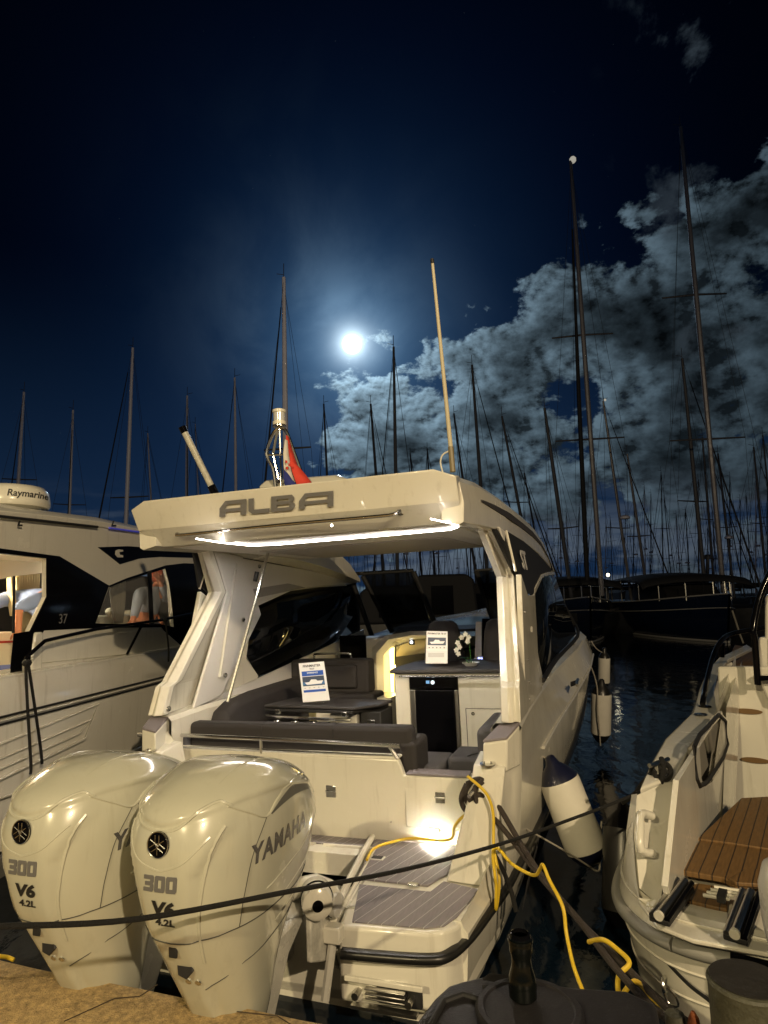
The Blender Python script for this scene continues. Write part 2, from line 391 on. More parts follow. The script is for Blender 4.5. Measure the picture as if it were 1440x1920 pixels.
jn = MB(); ja = wz(120, 1915, QZ + .002); jb = wz(215, 1872, QZ + .002); jc = wz(262, 1868, QZ + .002); jd = wz(295, 1846, QZ + .002)
jn.tube([ja, jb, jc, jd], .0022, 5).tube([wz(430, 1895, QZ + .002), wz(520, 1905, QZ + .002), wz(560, 1930, QZ + .002)], .002, 5)
tag(jn.build('quay_crack', mat('crack_dark', (.05, .035, .02), .9)), kind='structure')
qs = MB()
sd = MB().box(-260, 260, 0, 6, -1, 1.3).build('breakwater', mat('breakwater_stone', (.05, .05, .05), .9, var=.3)); sd.location = (40, 210, 0); sd.rotation_euler[2] = R(-6); tag(sd, kind='structure')
# ================================================================== MAIN BOAT
MF = Frame(18.8, -1.926, 1.03); m = MF.at
boat = thing('motor_boat', 'white motor boat with twin outboards and raised hardtop, moored in the middle', 'motor boat', M=MF.M)
V = Vector
# ---- hull shell (port + starboard sections from sheer to keel)
HS = [ # v, sheer u,w, knuckle u,w, rail u,w, chine u,w, keel w
 (3.30, 1.12, .50, 1.13, .47, 1.15, .42, 1.08, .06, -.20),
 (3.60, 1.17, .56, 1.18, .50, 1.19, .42, 1.10, .05, -.25),
 (3.76, 1.20, .62, 1.205, .54, 1.22, .43, 1.12, .05, -.28),
 (3.86, 1.25, 1.03, 1.25, .72, 1.24, .435, 1.12, .05, -.29),
 (3.96, 1.28, 1.10, 1.27, .80, 1.257, .44, 1.13, .05, -.3),
 (4.10, 1.37, 1.27, 1.34, .90, 1.27, .45, 1.15, .05, -.3),
 (4.60, 1.37, 1.29, 1.38, .98, 1.33, .50, 1.18, .06, -.35),
 (5.60, 1.37, 1.29, 1.45, 1.04, 1.42, .56, 1.22, .08, -.4),
 (6.80, 1.40, 1.30, 1.55, 1.10, 1.50, .64, 1.25, .12, -.42),
 (8.00, 1.58, 1.42, 1.67, 1.22, 1.56, .76, 1.18, .22, -.42),
 (8.80, 1.64, 1.52, 1.70, 1.32, 1.57, .88, 1.02, .34, -.40),
 (9.80, 1.45, 1.62, 1.46, 1.44, 1.32, 1.02, .72, .50, -.36),
 (10.8, .92, 1.70, .90, 1.54, .78, 1.16, .34, .66, -.25),
 (11.5, .10, 1.76, .09, 1.62, .07, 1.28, .04, .8, .1)]
def hs(v): return [interp(HS, v, j) for j in range(1, 10)]
vs_ = sorted([3.30 + i * .205 for i in range(41)] + [3.76, 3.81, 3.86, 3.96, 4.03, 4.10])
hull = MB(); rings = []
for v in vs_:
    a = hs(v); r = [(a[0], a[1]), ((a[0] + a[2]) / 2, (a[1] + a[3]) / 2), (a[2], a[3]), ((a[2] + a[4]) / 2 + .012, (a[3] + a[5]) / 2), (a[4], a[5]), ((a[4] + a[6]) / 2 + .02, (a[5] + a[7]) / 2), (a[6], a[7]), (a[6] - .03, a[7] - .01), (0, a[8])]
    rings.append([V((x, v, w)) for x, w in r] + [V((-x, v, w)) for x, w in reversed(r[:-1])])
hull.loft(rings, closed=False, caps=False)
hull.add(rings[0], [tuple(range(len(rings[0])))])
hullo = hull.build('hull', GEL, boat, ang=28)
# raised moulding along the side
for sgn in (1, -1):
    pm = MB(); pts = []
    for i in range(14):
        v = 4.9 + i * .3; a = hs(v); pts.append(V((sgn * (a[2] + .006), v, a[3] - .02)))
    pm.tube(pts, .012, 6); pm.build('hull_moulding', GEL, boat)
    rl = MB(); pts = [V((sgn * .58, 3.06, .40)), V((sgn * .8, 3.08, .40)), V((sgn * 1.0, 3.11, .40)), V((sgn * 1.09, 3.17, .40)), V((sgn * 1.155, 3.35, .405))]
    for v in [3.6, 3.9, 4.3, 4.8, 5.4, 6, 6.6, 7.2, 7.8, 8.4, 8.9, 9.4, 9.9, 10.4, 10.9, 11.4]:
        a = hs(v); pts.append(V((sgn * (a[4] + .02), v, a[5])))
    pts = spline(pts, 4); rings = []
    for i, p in enumerate(pts):
        tt = (pts[min(i + 1, len(pts) - 1)] - pts[max(i - 1, 0)]).normalized(); x = tt.cross(V((0, 0, 1))).normalized() * (1 if sgn > 0 else -1)
        x = x if x.x * sgn > 0 or x.y < 0 else -x
        prf = [(-.03, .020), (.002, .020), (.013, .014), (.016, 0), (.013, -.014), (.002, -.022), (-.03, -.022)]
        rings.append([p + x * a_ + V((0, 0, b_)) for a_, b_ in prf])
    rl.loft(rings); rl.build('rub_rail', RUB, boat, ang=50)
text('FINNMASTER', 'hull_lettering', BLKM, boat, (1.255, 4.75, .29), (0, 1, .03), (.25, 0, 1), .15, ext=.004, shear=.25, bold=.02, off=0)
bpy.data.objects['hull_lettering'].location = (.052, 0, 0)
# ---- side decks / coaming tops
for sgn in (1, -1):
    dk = MB(); rings = []
    for v in [4.10, 4.5, 5, 5.5, 6, 6.5, 7, 7.5, 8, 8.5]:
        a = hs(v); rings.append([V((sgn * a[0], v, a[1] - .002)), V((sgn * (a[0] - .02), v, a[1] + .02)), V((sgn * (a[0] - .16), v, a[1] + .02)), V((sgn * (a[0] - .19), v, a[1] - .01)), V((sgn * (a[0] - .20), v, .50))])
    dk.loft(rings, closed=False, caps=False); dk.build('side_deck', GEL, boat, ang=25)
    # quarter block with facets, falling to the bathing platform
    q = MB(); io = [(3.72, .50), (3.80, .84), (3.82, .95), (3.86, 1.05), (3.90, 1.09), (4.06, 1.11), (4.12, 1.12), (4.12, .50)]
    oo = [(3.70, .50), (3.78, .70), (3.82, .88), (3.86, 1.03), (3.90, 1.08), (4.06, 1.12), (4.12, 1.26), (4.12, .50)]
    q.loft([[V((sgn * (.945 + .155 * min(1, (w - .5) / .5)), v, w)) for v, w in io],
            [V((sgn * (1.05 + .10 * min(1, (w - .5) / .5)), v - .02, w + .004)) for v, w in io],
            [V((sgn * (1.185 + .10 * min(1, max(0, w - .5) / .5)), v, w)) for v, w in oo]])
    q.build('quarter_moulding', GEL, boat, bevel=.008, ang=20)
    pd = MB().add([V((sgn * 1.06, 3.80, 1.185)), V((sgn * 1.25, 3.86, 1.225)), V((sgn * 1.35, 4.16, 1.335)), V((sgn * 1.22, 4.20, 1.325))], [(0, 1, 2, 3)])
    PP = [m(905, 1393, v=3.9), m(951, 1387, v=3.93), m(975, 1359, v=4.09), m(941, 1357, v=4.16)]; PP = [V((sgn * p.x, p.y, p.z)) for p in PP]
    bx = MB().prism(PP, (0, .004, .014)); bx.build('step_pad', DECKP, boat, bevel=.004)
    fc = MB().loft([[V((p.x - sgn * .012, p.y - .012, 1.05)) for p in PP], [p + V((0, 0, -.002)) for p in PP]])
    fc.build('step_block', GEL, boat, bevel=.01, ang=20)
# drink holder rings
for sgn in (1, -1):
    d = MB().lathe([(.020, .0), (.046, .0), (.046, .008), (.030, .010), (.028, -.01)], (sgn * 1.19, 3.875, 1.098), (0, -.12, 1)); d.build('drink_holder', CHR, boat)
# ---- bathing platform
pl = MB()
out = [(.60, 3.13), (.98, 3.16), (1.06, 3.19), (1.11, 3.26), (1.14, 3.40), (1.165, 3.6), (1.19, 3.9), (1.2, 4.25)]
for sgn in (1, -1):
    base = [(sgn * x, y) for x, y in out]
    inn = [(sgn * .42, 4.25), (sgn * .50, 3.32), (sgn * .54, 3.13)]
    poly = base + inn
    pb_ = MB().prism([V((x, y, .15)) for x, y in poly], (0, 0, .345)); pb_.build('bathing_platform', GEL, boat, bevel=.02, seg=3)
    dp = MB().prism([V((x, y, .4955)) for x, y in [(sgn * a, b) for a, b in [(.60, 3.165), (.97, 3.19), (1.05, 3.23), (1.09, 3.33), (1.14, 3.66), (.93, 3.72), (.89, 3.575), (.48, 3.575)]]], (0, 0, .006))
    dpo = dp.build('deck_panel', DECK, boat, bevel=.002)
    # hatch panel, further forward
    hp = MB().prism([V((sgn * a, b, .4955)) for a, b in [(.435, 3.635), (.86, 3.635), (.90, 3.74), (.93, 3.80), (.90, 4.235), (.34, 4.235)]], (0, 0, .011)); hp.build('deck_hatch', DECK, boat, bevel=.003)
    hh = MB().box(sgn * .46 - .045, sgn * .46 + .045, 3.90, 3.96, .5055, .511); ho = hh.build('hatch_pull', GEL2, boat, bevel=.004)
    ht = MB().box(sgn * .46 - .033, sgn * .46 + .033, 3.91, 3.952, .5105, .513).build('pull_recess', BLKM, boat)
    cl_ = MB().box(sgn * .78 - .03, sgn * .78 + .03, 3.60, 3.635, .507, .515).build('hatch_latch', CHR, boat, bevel=.003)
# centre strip and engine well
cs = MB().box(-.415, .415, 3.98, 4.25, .36, .4945); cs.build('well_shelf', GEL, boat, bevel=.006)
MB().box(-.40, .40, 4.10, 4.235, .4955, .502).build('deck_strip', DECK, boat)
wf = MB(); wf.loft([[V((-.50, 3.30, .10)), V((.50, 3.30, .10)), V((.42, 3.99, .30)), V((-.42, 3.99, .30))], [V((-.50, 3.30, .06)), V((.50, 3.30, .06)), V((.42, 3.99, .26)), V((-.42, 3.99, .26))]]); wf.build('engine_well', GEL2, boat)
for sgn in (1, -1):
    ws = MB().prism([(sgn * .425, 3.98, .30), (sgn * .425, 3.98, .494), (sgn * .50, 3.30, .494), (sgn * .50, 3.30, .02)], (sgn * .012, 0, 0)); ws.build('well_side', GEL, boat)
    tr = MB().tube([V((sgn * .03, 4.085, .497)), V((sgn * .36, 4.09, .497)), V((sgn * .395, 4.06, .497)), V((sgn * .405, 3.98, .497)), V((sgn * .50, 3.22, .497))], .013, 8, smooth=3); tr.build('well_rim', GEL, boat)
    tb = MB().tube([V((sgn * .33, 4.20, .53)), V((sgn * .365, 3.95, .53)), V((sgn * .42, 3.62, .53)), V((sgn * .47, 3.34, .53)), V((sgn * .52, 3.12, .525))], .020, 10, smooth=3); tb.build('tow_bar', GEL, boat)
    MB().box(sgn * .535 - .045, sgn * .535 + .045, 3.05, 3.12, .44, .515).build('bar_bracket', GEL, boat, bevel=.008)
    MB().tube([V((sgn * .53, 3.09, .46)), V((sgn * .50, 3.04, .20))], .022, 8).build('bar_leg', GEL2, boat)
# transom below platform + boarding ladder box
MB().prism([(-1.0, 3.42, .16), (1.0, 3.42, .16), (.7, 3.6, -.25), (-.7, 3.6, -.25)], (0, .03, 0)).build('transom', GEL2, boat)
MB().prism([(.50, 3.16, .36), (1.04, 3.19, .36), (1.0, 3.30, .13), (.92, 3.34, .0), (.80, 3.36, .0), (.80, 3.3, .16), (.50, 3.26, .16)], (0, .04, 0)).build('transom_corner', GEL, boat, bevel=.01)
MB().box(.61, .95, 3.14, 3.30, .165, .262).build('ladder_housing', BLKM, boat, bevel=.006)
MB().box(.585, .975, 3.075, 3.095, .275, .30).build('housing_lip', GEL, boat, bevel=.005)
lad = MB().box(.615, .94, 3.075, 3.11, .16, .175); lad.build('ladder_tray', STEEL, boat)
for k in range(3): MB().box(.68, .88, 3.10 - k * .003, 3.12, .195 + k * .022, .203 + k * .022).build('ladder_step', STEEL, boat, bevel=.003)
for k in (.635, .90): MB().tube([V((k, 3.08, .21)), V((k, 3.3, .21))], .018, 8).build('ladder_rail', STEEL, boat)
# ---- cockpit wall facing aft
TW = 4.25
wall = MB().prism([(-1.2, TW, .45), (1.0, TW, .45), (1.0, TW, .915), (.565, TW - .035, .925), (.53, TW - .04, 1.025), (-1.28, TW - .04, 1.045)], (0, .05, 0)); wall.build('cockpit_wall', GEL, boat, bevel=.012, seg=3)
MB().box(-1.25, .53, TW - .04, TW + .16, 1.022, 1.04).build('wall_cap', GEL, boat, bevel=.008)
MB().prism([V((.575, TW - .03, .925)), V((1.0, TW - .03, .925)), V((.99, TW + .09, .93)), V((.575, TW + .09, .93))], (0, 0, .012)).build('gate_step_pad', DECKP, boat, bevel=.003)
MB().box(.56, 1.0, TW - .03, TW + .12, .60, .921).build('gate_step', GEL, boat, bevel=.008)
seam = MB().box(-1.1, 1.0, TW - .0385, TW - .03, .797, .801)
seam = MB().tube([V((-1.1, TW - .012, .80)), V((1.0, TW - .012, .795))], .003, 6); seam.build('locker_seam', BLKM, boat)
for u in (.03, .80):
    h_ = MB().box(u - .038, u + .038, TW - .030, TW - .006, .755, .835).build('hinge', CHR, boat, bevel=.006); MB().tube([V((u - .038, TW - .032, .797)), V((u + .038, TW - .032, .797))], .005, 8).build('hinge_pin', CHR, h_)
for u, w in ((-.12, .815), (.30, .815), (.45, .62)):
    MB().lathe([(.008, 0), (.010, .004), (.004, .008)], (u, TW - .005, w), (0, -1, 0), 12).build('fastener', CHR, boat)
# courtesy light on the wall (lit)
p = m(815, 1560, v=TW - .02)
MB().box(p.x - .038, p.x + .038, TW - .035, TW - .006, p.z - .004, p.z + .030).build('courtesy_light', GEL, boat, bevel=.006)
MB().box(p.x - .028, p.x + .028, TW - .040, TW - .012, p.z - .012, p.z - .0045).build('light_lens', LEDS, boat)
wl = MF.M @ V((p.x, TW - .07, p.z - .03)); L_ = lamp('courtesy_light_beam', 'POINT', wl, 7.5, (1, .93, .70), .012)
# aft rail
r_ = MB().tube([V((-1.52, TW - .03, 1.06)), V((-1.49, TW - .03, 1.115)), V((-1.43, TW - .035, 1.14)), V((.40, TW - .035, 1.115)), V((.47, TW - .035, 1.10)), V((.525, TW - .035, 1.03))], .014, 10, smooth=4); r_.build('stern_rail', CHR, boat)
MB().tube([V((-.50, TW - .035, 1.03)), V((-.50, TW - .035, 1.125))], .011, 8).build('rail_post', CHR, boat)
MB().tube([V((-1.45, TW - .03, 1.065)), V((.49, TW - .03, 1.045))], .006, 8).build('rail_lower_wire', CHR, boat)
# ---- aft bench and cushions
def cushion(name, x0, x1, y0, y1, z0, z1, mt=FAB, bev=.035, parent=boat):
    o = MB().box(x0, x1, y0, y1, z0, z1).build(name, mt, parent, bevel=bev, seg=4, ang=60); return o
cushion('bench_backrest', -1.18, .60, 4.31, 4.44, .98, 1.215)
cushion('bench_end', .50, .63, 4.30, 4.62, .86, 1.12)
cushion('bench_seat', -1.1, .74, 4.45, 4.95, .78, .92, FAB2)
MB().box(-1.15, .70, 4.42, 4.93, .50, .78).build('bench_base', GEL, boat, bevel=.01)
for u_ in (-.55, .02): MB().tube([V((u_, 4.307, 1.0)), V((u_, 4.307, 1.19)), V((u_, 4.34, 1.2165)), V((u_, 4.42, 1.2165))], .0025, 5).build('cushion_seam', BLKM, boat)
MB().tube([V((-1.15, 4.325, 1.208)), V((.57, 4.325, 1.208))], .003, 5).build('cushion_piping', BLKM, boat)
cushion('bench_corner_pad', -1.34, -1.17, 4.22, 4.5, 1.02, 1.14, FAB2)
# port side sofa back that climbs forward
sb = MB(); rings = []
for v, top in ((4.55, 1.12), (4.62, 1.24), (4.75, 1.29), (5.1, 1.32), (5.6, 1.33), (6.0, 1.335)):
    rings.append([V((-1.17, v, .90)), V((-1.17, v, top)), V((-1.14, v, top + .02)), V((-1.05, v, top + .012)), V((-1.01, v, top - .03)), V((-.97, v, .90))])
sb.loft(rings); sb.build('side_backrest', FAB, boat, ang=60, bevel=.01)
cushion('side_seat', -1.0, -.55, 4.9, 6.0, .80, .93, FAB2)
MB().box(-1.15, -.60, 4.9, 6.0, .50, .80).build('side_base', GEL, boat)
# forward seat with backrest and grab rail
sA = m(542, 1308, v=6.1); sB = m(690, 1236, v=6.1); mx = (sA.x + sB.x) / 2
cushion('seat_back', sA.x + .02, sB.x, 6.10, 6.30, sA.z + .04, sB.z)
cushion('seat_back_pad', sA.x + .12, sB.x - .12, 6.06, 6.12, sA.z + .10, sB.z - .05, FAB, .02)
cushion('seat_back_lower', sA.x - .06, sB.x + .08, 6.05, 6.34, sA.z - .08, sA.z + .05)
MB().box(-.95, -.15, 6.1, 6.5, .5, 1.14).build('seat_base', GEL, boat)
MB().tube([V((mx + a_, 6.22, sB.z + b_)) for a_, b_ in ((-.20, -.03), (-.20, .025), (-.17, .05), (.17, .05), (.21, .025), (.21, -.03))], .011, 8, smooth=3).build('seat_rail', CHR, boat)
# inner liner of the port side (white) between side deck and window
MB().prism([(-1.18, 4.2, .6), (-1.18, 8.2, .6), (-1.20, 8.2, 1.72), (-1.24, 5.45, 1.40), (-1.24, 4.2, 1.28)], (-.02, 0, 0)).build('side_liner', LINER, boat)
MB().prism([(1.16, 4.3, .6), (1.16, 8.2, .6), (1.2, 8.2, 1.66), (1.22, 4.3, 1.30)], (.02, 0, 0)).build('side_liner', LINER, boat)
# ---- table
TWZ = 1.215
tt = MB().prism([V((-.93, 5.02, TWZ)), V((-.06, 4.93, TWZ)), V((.09, 5.12, TWZ)), V((.13, 5.34, TWZ)), V((-.84, 5.46, TWZ))], (0, 0, .022)); tt.build('table_top', DGREY, boat, bevel=.006)
MB().prism([V((-.92, 5.01, TWZ - .030)), V((-.08, 4.92, TWZ - .030)), V((.10, 5.32, TWZ - .030)), V((-.82, 5.44, TWZ - .030))], (0, 0, .024)).build('table_leaf', BLKM, boat, bevel=.005)
MB().tube([V((-.88, 4.955, 1.155)), V((-.85, 4.94, 1.155)), V((-.10, 4.86, 1.150)), V((-.07, 4.87, 1.15))], .013, 8).build('table_rail', CHR, boat)
for k in range(4):
    t_ = (k + .6) / 4.4; MB().lathe([(.034, 0), (.038, .006), (.034, .012)], (-.86 + .76 * t_, 4.94 - .08 * t_, 1.118), (0, 0, 1), 20).build('cup_ring', CHR, boat)
for u, v in ((-.78, 4.985), (-.14, 4.915)): MB().box(u - .022, u + .022, v - .015, v + .02, 1.165, 1.205).build('table_clamp', CHR, boat, bevel=.004)
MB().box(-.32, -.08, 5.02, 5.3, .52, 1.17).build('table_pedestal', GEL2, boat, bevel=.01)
MB().box(-.06, .12, 5.05, 5.35, .60, 1.185).build('drawer_unit', BLKM, boat, bevel=.008)
MB().box(.0, .07, 5.04, 5.052, 1.09, 1.12).build('drawer_pull', CHR, boat, bevel=.003)
# ---- galley cabinet with fridge
CV = 5.15
def c_(px, py): q_ = m(px, py, v=CV); return q_.x, q_.z
x0, _ = c_(741, 1300); fx0, fz1 = c_(767, 1271); fx1, _ = c_(858, 1271)
fz0 = .56
MB().prism([V((x0, CV, .5)), V((fx0, CV, .5)), V((fx0, CV, fz1 + .01)), V((fx1, CV, fz1 + .005)), V((fx1, CV, .5)), V((1.16, CV, .5)), V((1.16, CV, 1.475)), V((x0, CV, 1.475))], (0, .03, 0)).build('galley_front', GEL, boat, bevel=.006)
MB().loft([[V((x0 + .002, CV + .028, .5)), V((x0 - .03, CV + .15, .5)), V((x0 - .03, CV + .8, .5)), V((x0 + .05, CV + .8, .5))], [V((x0 + .002, CV + .028, 1.475)), V((x0 - .03, CV + .15, 1.475)), V((x0 - .03, CV + .8, 1.475)), V((x0 + .05, CV + .8, 1.475))]]).build('galley_side', GEL, boat, ang=60)
MB().prism([V((x0 - .03, CV - .03, 1.478)), V((1.17, CV - .03, 1.478)), V((1.17, CV + .85, 1.478)), V((x0 - .02, CV + .85, 1.478)), V((x0 - .06, CV + .2, 1.478))], (0, 0, .03)).build('counter_top', DGREY, boat, bevel=.008)
MB().tube([V((x0 + .06, CV - .045, 1.462)), V((x0 + .10, CV - .055, 1.46)), V((1.16, CV - .055, 1.46))], .010, 8).build('counter_rail', CHR, boat)
MB().box(fx0 + .004, fx1 - .004, CV - .012, CV + .02, fz1 - .085, fz1 + .005).build('fridge_panel', BLK, boat, bevel=.004)
fd = MB().box(fx0 + .05, fx1 - .035, CV - .018, CV + .02, fz0, fz1 - .095).build('fridge_door', BLK, boat, bevel=.006)
for a_, b_ in ((fx0 + .006, fx0 + .045), (fx1 - .032, fx1 - .006)): MB().box(a_, b_, CV - .008, CV + .02, fz0, fz1 - .097).build('fridge_trim', STEEL, boat, bevel=.002)
dx, dz = c_(812, 1279)
MB().lathe([(.016, 0), (.016, .004)], (dx, CV - .013, dz), (0, -1, 0), 20).build('fridge_dial', mat('dial', (.7, .8, .9), .3, emit=(.7, .85, 1), es=.9), boat)
MB().box(dx - .055, dx - .027, CV - .0145, CV - .012, dz - .010, dz + .014).build('fridge_display', mat('display', (.1, .3, .6), .3, emit=(.3, .55, 1), es=.5), boat)
lx0, lz1 = c_(873, 1328)
ll = MB()
for a_, b_, c2, d_ in ((lx0, 1.10, lz1 - .003, lz1), (lx0, lx0 + .004, .62, lz1)): ll.box(a_, b_, CV - .004, CV + .001, c2, d_)
ll.build('locker_gap', BLKM, boat)
hx, hz = c_(887, 1338)
MB().lathe([(.014, 0), (.014, .003), (.009, .005), (.009, .002)], (hx, CV - .002, hz), (0, -1, 0), 16).build('locker_latch', CHR, boat)
cushion('pouffe', .76, 1.10, 4.62, 5.0, .78, .955, FAB2, .03)
MB().box(.775, 1.085, 4.64, 5.0, .55, .78).build('pouffe_base', GEL, boat, bevel=.01)
MB().tube([V((.90, 4.66, .957)), V((.98, 4.80, .957))], .004, 5).build('cushion_seam', BLKM, boat)
cushion('corner_backrest', 1.04, 1.16, 4.30, 4.95, .9, 1.22, FAB2, .05)
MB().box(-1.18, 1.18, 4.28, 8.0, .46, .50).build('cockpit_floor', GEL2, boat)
# ---- dash, companionway, helm seats
MB().prism([V((-1.2, 7.2, .5)), V((-.52, 7.2, .5)), V((-.50, 7.2, 1.66)), V((-1.16, 7.2, 1.66))], (0, .5, 0)).build('port_console', LINER, boat, bevel=.03)
q0 = m(637, 1192, v=7.19); q1 = m(688, 1247, v=7.19)
MB().box(q0.x, q1.x, 7.175, 7.20, q1.z, q0.z).build('console_screen', BLK, boat, bevel=.006)
fr = MB()
o_ = [m(px, py, v=7.1) for px, py in ((700, 1350), (697, 1215), (722, 1192), (770, 1183), (850, 1183), (855, 1350))]
i_ = [m(px, py, v=7.1) for px, py in ((733, 1345), (731, 1235), (748, 1207), (785, 1199), (842, 1199), (846, 1345))]
fr.loft([[p for p in o_], [p + V((0, -.06, -.01)) for p in [a_.lerp(b_, .35) for a_, b_ in zip(o_, i_)]], [p + V((0, -.03, 0)) for p in [a_.lerp(b_, .7) for a_, b_ in zip(o_, i_)]], [p + V((0, .12, 0)) for p in i_]], closed=False, caps=False)
fr.build('companionway_frame', GEL, boat, ang=30)
MB().add([m(728, 1350, v=7.24), m(850, 1350, v=7.24), m(850, 1190, v=7.24), m(728, 1190, v=7.24)], [(0, 1, 2, 3)]).build('companionway_back', YLIN, boat)
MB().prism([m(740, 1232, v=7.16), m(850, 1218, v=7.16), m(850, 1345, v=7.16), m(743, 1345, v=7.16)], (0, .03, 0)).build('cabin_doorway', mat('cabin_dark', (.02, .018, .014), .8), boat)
MB().box(*[m(733, 1300, v=7.1).x, m(741, 1300, v=7.1).x], 7.10, 7.15, .62, m(733, 1215, v=7.1).z).build('cabin_light_strip', WARMG, boat)
MB().tube([m(741, 1330, v=7.0), m(741, 1222, v=7.0), m(746, 1211, v=7.0), m(765, 1203, v=7.0)], .012, 8, smooth=3).build('cabin_grab_rail', CHR, boat)
q0 = m(773, 1203, v=7.2)
MB().box(q0.x - .03, q0.x + .03, 7.17, 7.20, q0.z - .035, q0.z + .03).build('cabin_switch', BLKM, boat)
MB().lathe([(.016, 0), (.016, .004)], (q0.x, 7.168, q0.z - .005), (0, -1, 0), 12).build('switch_lamp', mat('sw', (1, 1, 1), .4, emit=(.8, .9, 1), es=6), boat)
lamp('cabin_light', 'POINT', MF.M @ V((m(748, 1260, v=7.0).x, 6.9, 1.30)), 3.2, (1, .74, .28), .05)
MB().prism([V((-.5, 7.3, 1.68)), V((.5, 7.3, 1.70)), V((1.15, 7.3, 1.70)), V((1.2, 8.0, 1.72)), V((-.6, 8.0, 1.72))], (0, 0, .03)).build('dashboard', DGREY, boat, bevel=.01)
def helm(px0, px1, ptop, v):
    a_ = m(px0, 1235, v=v); b_ = m(px1, 1235, v=v); tp = m((px0 + px1) / 2, ptop, v=v); cx = (a_.x + b_.x) / 2; hw = (b_.x - a_.x) / 2
    o = MB().loft([[V((cx + hw * k * math.cos(t_ * math.pi / 8) , v + .10 * math.sin(t_ * math.pi / 8), w)) for t_ in range(16)] for k, w in ((1, 1.0), (1.08, 1.2), (1.05, 1.45), (.85, tp.z - .12), (.70, tp.z - .03), (.45, tp.z))]); return o.build('helm_seat', FAB, boat, ang=60)
helm(796, 872, 1164, 5.95); helm(906, 975, 1160, 5.95)
MB().prism([m(892, 1166, v=7.1), m(903, 1166, v=7.1), m(903, 1240, v=7.1), m(890, 1240, v=7.1)], (0, .03, 0)).build('helm_trim', LINER, boat)
MB().prism([m(904, 1160, v=7.15), m(932, 1160, v=7.15), m(932, 1230, v=7.15), m(900, 1230, v=7.15)], (0, .03, 0)).build('helm_screen', BLK, boat)
for k in range(3):
    q0 = m(898 + 5 * k, 1234, v=6.9); MB().ball(q0, .011, 8).build('switch_light', mat('swb', (.3, .3, 1), .4, emit=(.35, .4, 1), es=5), boat)
# ---- windscreen: frames and panes
def bar(a, b, r=.022, mt=BLKM, n='windscreen_frame'): return MB().tube([a, b], r, 8).build(n, mt, boat)
WV = 8.0
def w_(px, py, v=WV): return m(px, py, v=v)
bar(w_(655, 1077), w_(775, 1070), .022); MB().tube([w_(655, 1074, 7.97), w_(775, 1067, 7.97)], .008, 6).build('frame_highlight', CHR, boat)
bar(w_(657, 1080), w_(700, 1200, 8.3), .035); bar(w_(680, 1080), w_(735, 1185, 8.4), .035); bar(w_(775, 1072), w_(818, 1175, 8.3), .035)
MB().tube([w_(790, 1112, 8.1), w_(806, 1163, 8.25)], .009, 6).build('frame_edge', CHR, boat)
bar(w_(891, 1070), w_(930, 1067), .018); bar(w_(893, 1072), w_(925, 1165, 8.4), .035)
MB().prism([w_(680, 1078), w_(775, 1071), w_(818, 1172, 8.3), w_(735, 1185, 8.35)], (0, .008, 0)).build('windscreen_pane', GLASS, boat)
MB().prism([w_(893, 1072), w_(975, 1068), w_(990, 1168, 8.3), w_(925, 1168, 8.35)], (0, .008, 0)).build('windscreen_pane', GLASS, boat)
# foredeck
fdk = MB(); rings = []
for v in [8.2, 8.8, 9.4, 10, 10.6, 11.1, 11.5]:
    a = hs(v); rings.append([V((-a[0], v, a[1])), V((-a[0] * .8, v, a[1] + .10)), V((0, v, a[1] + .17)), V((a[0] * .8, v, a[1] + .10)), V((a[0], v, a[1]))])
fdk.loft(rings, closed=False, caps=False).build('foredeck', GEL, boat)
